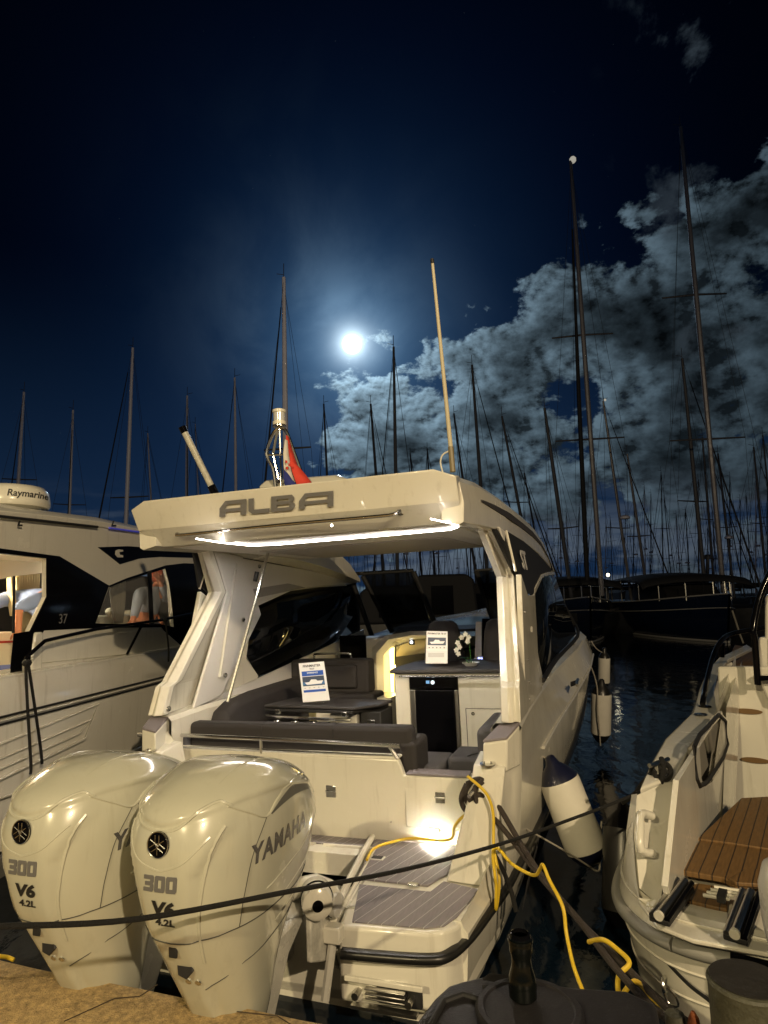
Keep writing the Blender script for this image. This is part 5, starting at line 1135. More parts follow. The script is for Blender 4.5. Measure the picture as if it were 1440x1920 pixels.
MB().tube([iu(*q, PU + .034) for q in pocket], .014, 8, closed=True).build('pocket_rim', BLKM, rb_)
CUSH = mat('cushion_stone', (.20, .19, .16), .85, bump=.2, bscale=200)
for q in ([(1306, 1402), (1320, 1384), (1330, 1438), (1314, 1464)], [(1331, 1370), (1346, 1352), (1354, 1396), (1341, 1420)]):
    cc = MB().prism([iu(*p, PU + .012) for p in q], (-.06, 0, 0)).build('pocket_cushion', CUSH, rb_, bevel=.018, seg=3, ang=60)
# bulkhead pillar moulding and seat tub forward
def iv(px, py, v): return r(px, py, v=v)
MB().loft([[iv(1345, 1325, 6.2), iv(1343, 1600, 5.0), iv(1352, 1600, 5.0), iv(1362, 1325, 6.2)], [iv(1380, 1225, 7.6), iv(1372, 1560, 6.2), iv(1376, 1560, 6.2), iv(1392, 1235, 7.6)]], closed=False, caps=False).build('inner_moulding', GEL, rb_)
tub = []
for k in range(9):
    a = k / 8; tub.append([iv(1362 + 4 * a, 1300 - 10 * a, 6.9 - 0 * a), iv(1366, 1380, 6.7), iv(1370, 1500, 6.3)])
MB().prism([iv(1345, 1250, 7.0), iv(1470, 1250, 7.0), iv(1470, 1525, 7.0), iv(1355, 1525, 7.0)], (0, .1, 0)).build('seat_front', GEL, rb_, bevel=.02)
MB().prism([G(1352, 1268, .98), G(1470, 1272, .98), G(1500, 1232, .98), G(1378, 1212, .98)], (0, 0, .03)).build('teak_step', TEAK, rb_, bevel=.006)
MB().prism([iv(1408, 1268, 6.9), iv(1424, 1278, 6.9), iv(1442, 1320, 6.9), iv(1470, 1330, 6.9), iv(1470, 1262, 6.9)], (0, .08, 0)).build('seat_shell', GEL, rb_, bevel=.02)
OVAL = mat('oval_brown', (.16, .09, .03), .6)
for q, v_ in (((1402, 1334), 6.985), ((1416, 1426), 6.985)):
    c = iv(*q, v_); MB().prism([c + V((.12 * math.cos(k * math.pi / 12), 0, .024 * math.sin(k * math.pi / 12))) for k in range(24)], (0, .03, 0)).build('oval_step_pad', OVAL, rb_)
# floors
FZ = .56
def T_(px, py, w=FZ): return r(px, py, w=w)
MB().prism([T_(1262, 1640), T_(1318, 1580), T_(1330, 1573), T_(1500, 1598), T_(1520, 1665), T_(1380, 1668), T_(1355, 1656)], (0, 0, .03)).build('teak_platform', TEAK, rb_, bevel=.006)
MB().prism([T_(1308, 1572, .60), T_(1372, 1580, .60), T_(1500, 1600, .60), T_(1500, 1490, .60), T_(1390, 1496, .60)], (0, 0, -.03)).build('teak_floor', TEAK, rb_, bevel=.004)
MB().prism([T_(1270, 1690, .53), T_(1288, 1668, .53), T_(1310, 1663, .53), T_(1365, 1672, .53), T_(1364, 1712, .53), T_(1330, 1705, .53)], (0, 0, .02)).build('teak_pad', TEAK, rb_, bevel=.006)
MB().prism([T_(1368, 1655, .58), T_(1400, 1635, .58), T_(1480, 1640, .58), T_(1480, 1668, .58), T_(1380, 1662, .58)], (0, 0, .02)).build('teak_pad', TEAK, rb_, bevel=.005)
MB().prism([G(1196, 1688, .515), G(1232, 1735, .515), G(1300, 1762, .515), G(1460, 1790, .515), G(1500, 1640, .515), G(1262, 1635, .515)], (0, 0, -.02)).build('stern_deck', GEL, rb_, bevel=.006)
MB().prism([G(1262, 1712, .52), G(1366, 1742, .52), G(1366, 1715, .52), G(1272, 1688, .52)], (0, 0, .012)).build('deck_moulding', GEL, rb_, bevel=.01)
# bathing ladder parts
for a_, b_ in (((1236, 1716), (1284, 1652)), ((1378, 1750), (1408, 1672))):
    A_ = r(*a_, w=.58); B_ = r(*b_, w=.62); dd = (B_ - A_).normalized(); sd = V((0, 0, 1)).cross(dd)
    MB().tube([A_, B_], .019, 14).build('ladder_tube', STEEL, rb_)
    MB().tube([A_ + sd * .036 + V((0, 0, -.01)), B_ + sd * .036], .013, 12).build('ladder_tube', STEEL, rb_)
    MB().tube([A_ - sd * .034 + V((0, 0, -.01)), B_ - sd * .034], .013, 12).build('ladder_tube', BLK, rb_)
    MB().tube([A_ - dd * .012, A_ + dd * .004], .022, 16).build('tube_cap', GEL, rb_)
    MB().prism([A_ + sd * .05 - V((0, 0, .04)), A_ - sd * .045 - V((0, 0, .04)), B_ - sd * .045 - V((0, 0, .04)), B_ + sd * .05 - V((0, 0, .04))], (0, 0, .025)).build('ladder_base', BLKM, rb_, bevel=.005)
for k in range(4):
    MB().tube([r(1318 + 7 * k, 1678 - 5 * k, w=.585), r(1368 + 8 * k, 1686 - 5 * k, w=.585)], .009, 6).build('ladder_step', GEL, rb_)
MB().box(*sorted([r(1345, 1676, w=.60).x, r(1362, 1676, w=.60).x]), r(1352, 1680, w=.6).y - .02, r(1352, 1680, w=.6).y + .08, .575, .605).build('step_strap', BLKM, rb_)
# moulded handle
hp_ = [G(1212, 1532, .86), G(1214, 1560, .80), G(1216, 1596, .72)]
off2 = V((-.02, -.05, .02))
MB().tube([G(1222, 1530, .85), G(1214, 1530, .86) + off2, G(1212, 1560, .80) + off2, G(1214, 1596, .72) + off2, G(1224, 1600, .70)], .022, 12, smooth=3).build('grab_handle', GEL, rb_)
# deck fittings
cleat(rb_, G(1238, 1448, 1.0), (.3, 1, 0), (0, -.2, 1), 1.1)
for q, w in (((1314, 1340), 1.025), ((1322, 1325), 1.03)):
    MB().lathe([(.0, 0), (.055, 0), (.05, .008), (.0, .010)], G(*q, w), (0, 0, 1), 20).build('deck_fitting', CHR if q[1] == 1340 else BLK, rb_)
# black handrail
B0 = G(1318, 1325, 1.03)
MB().tube([B0, iv(1319, 1308, B0.y), iv(1334, 1240, B0.y + .8), iv(1352, 1202, B0.y + 1.1), iv(1380, 1186, B0.y + 1.6), iv(1470, 1172, B0.y + 2)], .024, 12, smooth=3).build('handrail', BLK, rb_)
MB().tube([iv(1352, 1232, 8.0), iv(1353, 1205, 8.0)], .035, 10).build('rail_foot', BLK, rb_)
MB().tube([iv(1421, 1284, 6.8), iv(1415, 1200, 6.8), iv(1412, 1180, 6.8), iv(1424, 1120, 6.9), iv(1450, 1060, 7.0)], .028, 12, smooth=3).build('windscreen_rail', BLK, rb_)
MB().tube([iv(1420, 1272, 6.8), iv(1470, 1272, 6.8)], .025, 8).build('rail_crossbar', BLK, rb_)
MB().prism([iv(1422, 1195, 7.2), iv(1470, 1195, 7.2), iv(1470, 1260, 7.2), iv(1422, 1260, 7.2)], (0, .2, 0)).build('console_side', GEL, rb_, bevel=.02)
MB().prism([iv(1434, 1120, 7.2), iv(1470, 1080, 7.2), iv(1470, 1260, 7.2), iv(1434, 1262, 7.2)], (0, .1, 0)).build('console_post', GEL, rb_, bevel=.02)
# stern eye
ub = r(1248, 1846, v=3.50)
MB().tube([ub + V((0, 0, .035)), ub + V((-.005, -.03, .03)), ub + V((0, -.045, 0)), ub + V((-.0, -.03, -.03)), ub + V((0, 0, -.035))], .009, 8, smooth=4).build('stern_eye', CHR, rb_)
MB().tube([ub + V((.01, -.04, .02)), ub + V((.05, -.05, -.01)), ub + V((.06, -.05, -.05)), ub + V((.02, -.05, -.055)), ub + V((.0, -.045, -.01))], .006, 8, smooth=3).build('shackle', CHR, rb_)
# beige outboard cowl at the frame edge
oc_ = MB().loft([[iv(1472, 1700, 3.25) + V((.11 * k_ * math.cos(a * math.pi / 10) + .02, .14 * k_ * math.sin(a * math.pi / 10), z_)) for a in range(20)] for z_, k_ in ((-.30, .6), (-.22, .8), (-.05, 1), (.08, 1.02), (.16, .8), (.19, .4))]); oc_.build('outboard_engine', GEL2, rb_, ang=60)
# ================================================================== FENDERS
def fender(label, A_, B_, rad, caps, body=FENDW, cat='fender', group='fenders on the motor boats', line=None, rp=ROPEW):
    ax_ = (B_ - A_); L = ax_.length; ax_.normalize()
    t_ = thing('fender', label, 'fender', loc=A_, group=group)
    k = rad
    MB().lathe([(k * .97, L * .16), (k, L * .19), (k, L * .5), (k, L * .81), (k * .97, L * .84)], A_, ax_, 32).build('fender_body', body, t_, world=True, ang=60)
    MB().lathe([(.018, -.06), (.03, -.05), (k * .35, 0), (k * .62, L * .05), (k * .86, L * .115), (k * .975, L * .165)], A_, ax_, 32).build('fender_end', caps, t_, world=True, ang=60)
    MB().lathe([(k * .975, L * .835), (k * .86, L * .885), (k * .62, L * .95), (k * .3, L), (.0, L)], A_, ax_, 32).build('fender_end', caps, t_, world=True, ang=60)
    if line: MB().tube(line, .008, 8, smooth=4).build('fender_rope', rp, t_, world=True)
    return t_
d1 = 4.55
fender('cream cylinder fender with navy ends, tilted against the quarter of the twin-outboard boat', wd(1036, 1432, d1), wd(1111, 1622, d1 - .15), .142, FENDN, line=[MF.M @ m(999, 1394, u=1.36), wd(1008, 1410, 4.62), wd(1020, 1420, 4.6), wd(1033, 1428, d1)])
fender('cream fender with black lower end hanging forward on the twin-outboard boat', wd(1128, 1282, 8.2), wd(1126, 1392, 8.2), .125, RUB, line=[wd(1096, 1232, 8.6), wd(1108, 1250, 8.4), wd(1119, 1285, 8.15), wd(1121, 1330, 8.06), wd(1126, 1398, 8.06)])
fender('small cream and black fender furthest forward, half hidden behind the speckled-rope fender', wd(1133, 1222, 9.4), wd(1132, 1290, 9.4), .085, RUB, line=[wd(1108, 1202, 9.3), wd(1118, 1216, 9.3), wd(1130, 1224, 9.4)])
fender('black rubber fender squeezed against the port quarter of the teak-decked boat', wd(1168, 1520, 4.3), wd(1166, 1750, 4.0), .125, BLK, body=RUB, line=[wd(1215, 1470, 4.4), wd(1190, 1500, 4.35), wd(1172, 1520, 4.3)], rp=ROPEB)
# ================================================================== ROPES
def rope(label, pts, rad, mt, name='mooring_rope', cat='rope', group=None, world=True, parts=None, sm=6):
    t_ = thing(name, label, cat, loc=pts[0], group=group)
    MB().tube(pts, rad, 10, smooth=sm).build('strand', mt, t_, world=True)
    for q in parts or []: MB().tube(q, rad, 10, smooth=sm, closed=False).build('turn', mt, t_, world=True)
    return t_
rope('long taut black mooring line crossing in front of both outboards', [wd(-120, 1742, 1.75), wd(0, 1737, 1.85), wd(260, 1723, 2.0), wd(560, 1668, 2.3), wd(760, 1630, 2.65), wd(940, 1582, 3.1), wd(1060, 1540, 3.5), wd(1160, 1502, 3.68), wd(1215, 1475, 3.76), wd(1236, 1450, 3.80)], .0085, ROPEB)
cl = wd(897, 1478, 3.78)
hh_ = []
for k, (x, y) in enumerate(((-18, -20), (10, -28), (22, -5), (8, 22), (-18, 30), (-28, 8))):
    hh_.append(wd(893 + x, 1490 + y, 3.74 - .02 * (k % 2)))
rope('dark knotted mooring rope with loops around the stern cleat, running down to the quay bollard', [wd(880, 1512, 3.72), wd(872, 1488, 3.72), wd(885, 1465, 3.70), wd(905, 1462, 3.70), wd(912, 1480, 3.70), wd(940, 1520, 3.62), wd(1000, 1620, 3.35), wd(1080, 1720, 3.0), wd(1160, 1800, 2.65), wd(1230, 1870, 2.4), wd(1300, 1925, 2.2), wd(1345, 1935, 2.1)], .0155, ROPEBR,
     parts=[[hh_[0], hh_[1], hh_[2], hh_[3], hh_[4], hh_[5], hh_[0]], [wd(878, 1500, 3.68), wd(900, 1490, 3.66), wd(915, 1505, 3.68), wd(900, 1520, 3.7), wd(880, 1512, 3.7)], [wd(905, 1465, 3.68), wd(890, 1480, 3.66), wd(895, 1505, 3.66), wd(908, 1512, 3.68)]])
rope('second dark mooring rope running beside the knotted one from the stern cleat to the quay', [wd(885, 1490, 3.7), wd(903, 1508, 3.68), wd(950, 1562, 3.55), wd(1010, 1640, 3.3), wd(1085, 1725, 2.95), wd(1150, 1810, 2.6), wd(1225, 1890, 2.35), wd(1290, 1935, 2.2)], .015, ROPEBR)
rope('black rope dropping from the stern cleat to the rub rail and water', [wd(884, 1532, 3.7), wd(900, 1555, 3.66), wd(920, 1590, 3.6), wd(940, 1625, 3.55), wd(958, 1670, 3.5), wd(968, 1710, 3.45)], .013, ROPEB)
rope('pale speckled line from below the stern cleat to the lower end of the tilted fender', [wd(912, 1500, 3.75), wd(950, 1532, 3.9), wd(988, 1555, 4.05), wd(1050, 1590, 4.2), wd(1095, 1618, 4.3), wd(1122, 1633, 4.35), wd(1124, 1600, 4.4), wd(1128, 1540, 4.5)], .006, ROPEW, name='fender_line')
rope('dark coiled rope knotted on the cleat of the teak-decked boat', [wd(1232, 1478, 3.82), wd(1222, 1458, 3.82), wd(1226, 1436, 3.82), wd(1242, 1430, 3.80), wd(1256, 1440, 3.80), wd(1254, 1458, 3.78), wd(1236, 1462, 3.78), wd(1228, 1448, 3.77), wd(1240, 1440, 3.77), wd(1250, 1450, 3.76)], .016, ROPEB,
     parts=[[wd(1240, 1422, 3.82), wd(1244, 1440, 3.76), wd(1238, 1470, 3.76)], [wd(1222, 1450, 3.82), wd(1205, 1470, 3.87), wd(1190, 1490, 3.92), wd(1165, 1505, 3.92)]])
rope('thin dark line hanging over the rub strip of the teak-decked boat to the quay', [r_w for r_w in [wd(1164, 1636, 3.75), wd(1198, 1668, 3.45), wd(1224, 1712, 3.22), wd(1228, 1762, 3.12), wd(1248, 1800, 3.08), wd(1290, 1845, 2.9), wd(1325, 1872, 2.6), wd(1335, 1880, 2.35)]], .008, ROPEB)
yc = [wd(876, 1455, 3.66), wd(905, 1480, 3.62), wd(918, 1500, 3.6), wd(925, 1530, 3.58), wd(926, 1590, 3.52), wd(936, 1650, 3.42), wd(930, 1705, 3.38), wd(930, 1660, 3.36), wd(924, 1600, 3.4), wd(935, 1592, 3.38), wd(960, 1620, 3.3), wd(1000, 1641, 3.2), wd(1012, 1630, 3.15), wd(1018, 1622, 3.1), wd(1030, 1650, 3.05), wd(1055, 1700, 2.95), wd(1062, 1750, 2.9), wd(1075, 1810, 2.8), wd(1092, 1856, 2.7)]
rope('bright yellow power cable looping from the stern cleat along the mooring ropes', yc, .0085, YEL, name='power_cable', cat='cable')
rope('yellow cable lying across the bathing platform under the courtesy light', [MF.M @ p_ for p_ in [m(900, 1523, v=3.80), m(870, 1530, v=3.86), m(852, 1550, v=3.95), m(840, 1575, v=4.1), m(770, 1572, w=.53), m(730, 1580, w=.53), m(700, 1592, w=.53), m(688, 1612, w=.53)]], .0085, YEL, name='power_cable', cat='cable')
rope('short yellow cable wrapped round the mooring ropes near the quay bollard', [wd(1104, 1766, 2.8), wd(1130, 1762, 2.72), wd(1155, 1778, 2.66), wd(1180, 1805, 2.58), wd(1160, 1830, 2.56), wd(1163, 1868, 2.5), wd(1190, 1840, 2.5), wd(1222, 1870, 2.42), wd(1240, 1905, 2.34)], .010, YEL, name='power_cable', cat='cable')
rope('yellow rope end lying behind the quay edge at the far left', [wd(-30, 1788, 3.2), wd(0, 1793, 3.25), wd(14, 1795, 3.3), wd(26, 1800, 3.3)], .010, YEL, name='yellow_rope')
# ================================================================== FOREGROUND: bollard, lid, bottle
bo = thing('mooring_bollard', 'round grey-green painted bollard at the lower right corner', 'bollard', loc=wz(1400, 1835, .9) - V((0, 0, .4)))
c = wz(1402, 1838, .88); BOL = mat('bollard_paint', (.075, .075, .052), .6, bump=.5, bscale=50, var=.45, vscale=12)
MB().lathe([(.128, -.38), (.128, -.36), (.112, -.34), (.112, -.02), (.116, -.008), (.112, .0), (.10, .004), (.0, .004)], c, (0, 0, 1), 48).build('bollard_body', BOL, bo, world=True, ang=40)
MB().lathe([(.106, .004), (.106, .007), (.0, .007)], c, (0, 0, 1), 48).build('bollard_cap', mat('bollard_top', (.02, .018, .016), .7, bump=.5, bscale=40, var=.4), bo, world=True)
hk = thing('rusty_hook', 'small rusty orange-brown iron stub beside the bollard', 'iron stub', loc=wd(1302, 1925, 2.0))
MB().tube([wd(1302, 1935, 2.0), wd(1301, 1910, 2.0), wd(1299, 1897, 2.0)], [.022, .016, .006], 12).build('stub', mat('rust', (.25, .07, .02), .8, bump=.6, bscale=80, var=.4), hk, world=True)
gb = thing('rope_guide', 'small dark grey block on the quay edge left of the rusty stub', 'fitting', loc=wd(1268, 1925, 2.05))
MB().lathe([(.03, -.05), (.032, 0), (.028, .012), (0, .014)], wd(1266, 1908, 2.05), (0, 0, 1), 20).build('block', BOL, gb, world=True)
LZ = 1.12
def lz(px, py, z=LZ): return wz(px, py, z)
ld = thing('waste_bin', 'dark grey plastic bin with faceted lid and round centre at the bottom edge', 'bin', loc=(lz(990, 1900).x, lz(990, 1900).y, QZ))
rim = [lz(*q) for q in [(770, 1935), (812, 1880), (838, 1856), (862, 1848), (905, 1838), (960, 1842), (1080, 1860), (1180, 1866), (1232, 1890), (1240, 1935), (1230, 2080), (1000, 2200), (760, 2080)]]
top = [p + V((0, 0, .012)) for p in rim]
cc = sum(rim, V()) / len(rim)
MB().loft([[cc.lerp(p, .86) - V((0, 0, .60)) for p in rim], [cc.lerp(p, .97) - V((0, 0, .05)) for p in rim], [cc.lerp(p, 1.0) - V((0, 0, .04)) for p in rim], [p + V() for p in rim], [cc.lerp(p, .96) + V((0, 0, .012)) for p in rim]]).build('bin_body', BINM, ld, world=True, bevel=.006)
MB().tube([lz(805, 1925, LZ + .016), lz(832, 1878, LZ + .016), lz(868, 1865, LZ + .016), lz(905, 1876, LZ + .016)], .007, 8).build('lid_rib', BLKM, ld, world=True)
MB().tube([lz(905, 1852, LZ + .016), lz(985, 1848, LZ + .016)], .006, 8).build('lid_rib', BLKM, ld, world=True)
MB().prism([lz(905, 1838, LZ + .014), lz(918, 1830, LZ + .03), lz(965, 1833, LZ + .03), lz(962, 1848, LZ + .014)], (0, 0, .006)).build('lid_tab', BINM, ld, world=True, bevel=.003)
dc = lz(992, 1898, LZ + .02)
MB().lathe([(.110, -.02), (.118, -.01), (.118, .004), (.112, .012), (.100, .012), (.096, .008), (.0, .008)], dc, (0, 0, 1), 48).build('lid_disc', BINM, ld, world=True, ang=40)
bt_ = thing('bottle', 'upright black glass bottle standing on the round centre of the bin lid', 'bottle', loc=dc + V((0, .03, .012)))
bc = dc + V((-.006, .03, .012)); BG = mat('bottle_glass', (.003, .004, .004), .16, spec=.35)
MB().lathe([(a * .86, b * .66) for a, b in [(.0, 0), (.030, 0), (.036, .008), (.037, .05), (.033, .075), (.027, .10), (.0255, .125), (.027, .140), (.030, .150), (.031, .185), (.028, .196)]], bc, (0, 0, 1), 32).build('bottle_body', BG, bt_, world=True, ang=40)
MB().lathe([(a * .86, b * .66) for a, b in [(.028, .196), (.026, .205), (.022, .208), (.0215, .198), (.018, .19), (.0, .188)]], bc, (0, 0, 1), 32).build('bottle_cap', BLK, bt_, world=True)
MB().lathe([(a * .86, b * .66) for a, b in [(.0315, .180), (.033, .182), (.033, .190), (.031, .192)]], bc, (0, 0, 1), 32).build('neck_ring', BG, bt_, world=True)
# ================================================================== FAR SAILING YACHTS
random.seed(11)
def sail_hull(pos, head, L, B, fb, hm, parent, canopy=None, stripe=False, cabin=True, dark=True):
    """bow nearest to us at pos, heading = direction the hull runs away to"""
    d = V((math.sin(head), math.cos(head), 0)); s_ = V((d.y, -d.x, 0)); rings = []
    st = [(0, .02, 1.12), (.04, .16, 1.10), (.12, .42, 1.06), (.25, .74, 1.0), (.45, .98, .95), (.65, 1, .92), (.85, .88, .94), (1, .70, .98)]
    for t_, hw, hz in st:
        c = pos + d * L * t_; w = hw * B / 2
        half = [(w, fb * hz), (w * 1.0, fb * .75 * hz), (w * .90, fb * .35), (w * .72 if t_ > .05 else w * .5, 0), (0, -.4)]
        rings.append([c + s_ * a + V((0, 0, b)) - d * (.0 if t_ else .35 * b) for a, b in half] + [c - s_ * a + V((0, 0, b)) - d * (.0 if t_ else .35 * b) for a, b in reversed(half[:-1])])
    h = MB().loft(rings, closed=False, caps=False); h.add(rings[-1], [tuple(range(9))]); h.add([x for rr in rings for x in (rr[0], rr[-1])], [(2 * i, 2 * i + 1, 2 * i + 3, 2 * i + 2) for i in range(len(st) - 1)])
    h.build('hull', hm, parent, world=True, ang=50)
    if cabin:
        q = MB(); rings = []
        for t_, hw, z in ((.30, .30, .05), (.36, .5, .42), (.6, .55, .5), (.72, .5, .48), (.74, .48, .05)):
            c = pos + d * L * t_; rings.append([c + s_ * B / 2 * hw + V((0, 0, fb * .9)), c + s_ * B / 2 * hw * .9 + V((0, 0, fb + z)), c - s_ * B / 2 * hw * .9 + V((0, 0, fb + z)), c - s_ * B / 2 * hw + V((0, 0, fb * .9))])
        q.loft(rings); q.build('cabin', hm if dark else GEL2, parent, world=True)
    if stripe:
        for k, z, rr_ in ((3, .05, .05), (1, fb * .72, .022), (0, fb * 1.0, .03)):
            for sg in (1, -1):
                P = []
                for t_, hw, hz in st[:6]:
                    ww = hw * B / 2 * (.74 if k == 3 else 1.0); P.append(pos + d * L * t_ + s_ * sg * (ww + .02) + V((0, 0, z * (hz if k < 3 else 1))) - d * (.0 if t_ else .35 * z))
                MB().tube(P, rr_, 6, smooth=3).build('waterline_stripe' if k == 3 else 'hull_stripe', mat_stripe, parent, world=True)
    return d, s_
mat_stripe = mat('stripe_white', (.45, .45, .45), .5)
SAILC = mat('sail_cover', (.012, .013, .018), .8)
def sailboat(label, top, base, D, wpx, spr, dark=False, hull=True, group=None, hm=FARH, deckz=1.5, yaw=None, genoa=False, light=False, wires=2, L=11, boom=True, hw=3.4, vane=True, hpos=None):
    b = wd(*base, D); 
    # drop the foot along the mast line to deck height
    tp = wd(*top, D); dirm = (tp - b).normalized()
    foot = b + dirm * ((deckz - b.z) / dirm.z)
    t_ = thing('sailing_yacht', label, 'sailing yacht', loc=(foot.x, foot.y, 0), group=group)
    r0 = wpx * D / FPX / 2
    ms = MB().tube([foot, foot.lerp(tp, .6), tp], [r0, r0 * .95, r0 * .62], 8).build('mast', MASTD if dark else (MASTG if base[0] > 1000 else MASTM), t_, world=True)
    H = (tp - foot).length
    head = R(random.uniform(-30, 30)) if yaw is None else R(yaw)
    d = V((math.sin(head), math.cos(head), 0)); s_ = V((d.y, -d.x, 0))
    W_ = MB()
    last = 1
    for f in spr:
        c = foot.lerp(tp, f); ln = H * .072 * (1.25 - f * .5)
        sb_ = MB().tube([c - s_ * ln + d * .25 + V((0, 0, .06)), c, c + s_ * ln + d * .25 + V((0, 0, .06))], [r0 * .30, r0 * .42, r0 * .30], 6).build('spreader', MASTD, ms, world=True)
    if wires:
        wr_ = max(.006, .32 * D / FPX)
        f = spr[0] if spr else .5; c = foot.lerp(tp, f); ln = H * .072 * (1.25 - f * .5)
        for sg in (1, -1):
            W_.tube([foot + s_ * sg * 1.4 + V((0, 0, -.1)), c + s_ * sg * ln + d * .25, tp - V((0, 0, .3))], wr_, 4, caps=False)
        W_.tube([foot - d * 4.2 * H / 15, tp], wr_, 4, caps=False); W_.tube([foot + d * 5.5 * H / 15, tp], wr_, 4, caps=False)
        if len(spr) > 0:
            cc_ = foot.lerp(tp, spr[0]); W_.tube([foot + s_ * .9 + V((0, 0, -.1)), cc_], wr_, 4, caps=False).tube([foot - s_ * .9 + V((0, 0, -.1)), cc_], wr_, 4, caps=False)
        W_.build('rigging', WIRE, t_, world=True)
        if random.random() < .6 and hull: MB().tube([foot - d * 4.1 * H / 15 + V((0, 0, .3)), (foot - d * 4.2 * H / 15).lerp(tp, .9)], [r0 * .45, r0 * .2], 6).build('furled_sail', SAILC, t_, world=True)
        if random.random() < .35:
            q_ = foot.lerp(tp, .42) - d * .35; MB().lathe([(.0, 0), (.26, .02), (.27, .12), (.16, .2), (0, .22)], q_, (0, 0, 1), 12).build('radar_dome', MASTM, ms, world=True)
    if vane:
        vn = MB(); vn.tube([tp, tp + V((0, 0, .55))], .012 + D * .0001, 4); vn.tube([tp + V((0, 0, .1)), tp + V((random.choice((-.28, .28)), .1, .2))], .010 + D * .0001, 4); vn.build('masthead_vane', MASTD, ms, world=True)
    if boom:
        a = foot + V((0, 0, 1.0)); MB().tube([a, a + d * 4.3 * H / 16 + V((0, 0, .1))], [.17, .12], 8).build('boom', SAILC, t_, world=True)
    if genoa:
        MB().tube([wd(1101, 1088, D - 1.5), wd(1086, 760, D - .9), wd(1073, 430, D - .4)], [r0 * .95, r0 * .85, r0 * .35], 8).build('furled_sail', SAILC, t_, world=True)
    if hull:
        pos = V((foot.x, foot.y, 0)) - d * L * .42
        sail_hull(pos, head, L, hw, deckz - .2, hm, t_)
    if light: MB().ball(tp + V((.1, 0, .06)), light, 10).build('masthead_ball', mat('mast_ball', (.6, .58, .5), .5, emit=(1, .95, .8), es=.35), ms, world=True)
    return t_, foot, tp, d, s_
# the two blue-hulled neighbours across the fairway
def blue(label, top, base, bow, beam, yaw, spr, D, **k):
    t_, foot, tp, d, s_ = sailboat(label, top, base, D, k.pop('wpx'), spr, hull=False, yaw=yaw, boom=False, deckz=2.0, **k)
    pos = wz(bow, 1206, 0.0)
    sail_hull(pos, R(yaw), 14, beam, 1.75, NAVY, t_, stripe=True, cabin=False)
    dd = V((math.sin(R(yaw)), math.cos(R(yaw)), 0)); ss = V((dd.y, -dd.x, 0))
    DH = mat('deckhouse_dark', (.02, .02, .022), .6)
    rings = []
    for q, h_ in ((3.2, .1), (3.8, .7), (8, .85), (10, .8)):
        c = pos + dd * q; rings.append([c + ss * 1.3 + V((0, 0, 1.7)), c + ss * 1.15 + V((0, 0, 1.75 + h_)), c - ss * 1.15 + V((0, 0, 1.75 + h_)), c - ss * 1.3 + V((0, 0, 1.7))])
    MB().loft(rings).build('deckhouse', DH, t_, world=True)
    rings = []
    for q, h_ in ((2.6, 2.55), (3.0, 2.85), (6, 3.05), (9.5, 3.0), (10.2, 2.75)):
        c = pos + dd * q; rings.append([c + ss * beam * .5 * math.sin(a) + V((0, 0, h_ - .35 + .35 * math.cos(a))) for a in np.linspace(-1.5, 1.5, 9)])
    o = MB().loft(rings, closed=False, caps=False).build('deck_awning', SAILC, t_, world=True); sd_ = o.modifiers.new('s', 'SOLIDIFY'); sd_.thickness = .05
    for q in (.3, 1.5, 3, 4.6, 6.4, 8.4):
        wq = beam / 2 * float(np.interp(q / 14, [0, .04, .12, .25, .45], [.02, .16, .42, .74, .98]))
        for sg in (1, -1):
            c = pos + dd * q + ss * sg * wq; MB().tube([c + V((0, 0, 1.7)), c + V((0, 0, 2.45 if q < 2.5 else 2.75))], .028, 6).build('stanchion', STEEL, t_, world=True)
    for sg in (1, -1):
        P = [pos + dd * q + ss * sg * beam / 2 * float(np.interp(q / 14, [0, .04, .12, .25, .45], [.02, .16, .42, .74, .98])) + V((0, 0, 2.42)) for q in (.0, 1.5, 3, 5, 7, 9)]
        MB().tube(P, .018, 6).build('guard_rail', STEEL, t_, world=True)
    return t_, pos, dd, ss
b1 = blue('blue-hulled sailing yacht under dark awning with tall mast topped by a white ball', (1070, 302), (1127, 1092), 1108, 4.2, 8, [.36, .60], 29.5, wpx=9.5, genoa=True, light=.16, wires=2)
b2 = blue('blue-hulled sailing yacht at the right edge with the tallest mast, bow pointing here', (1276, 238), (1354, 1080), 1364, 4.8, 6, [.33, .64], 29.0, wpx=10, wires=2)
MB().tube([wz(1364, 1206, 0) + V((0, -.6, 1.3)), wz(1364, 1206, 0) + V((0.1, -.8, .4)), wz(1366, 1206, 0) + V((.1, -.9, .05))], .035, 8).build('bow_rope', ROPEW, b2[0], world=True)
MB().prism([wd(1190 / 1, 1100, 30)] * 0 + [V((0, 0, 0)), V((.01, 0, 0)), V((.01, .01, 0))], (0, 0, .01)) if False else None
dl = MB().ball(wd(1140, 1078, 28.5), .075, 8).build('deck_lamp', mat('deck_lamp_lit', (1, .9, .7), .4, emit=(1, .9, .62), es=9), b1[0], world=True)
MB().lathe([(.0, 0), (.22, 0), (.24, .12), (.14, .22), (0, .24)], wd(1327, 1048, 33), (0, 0, 1), 16).tube([wd(1326, 1095, 33), wd(1327, 1048, 33)], .09, 8).build('stern_radar', MASTD, b2[0], world=True)
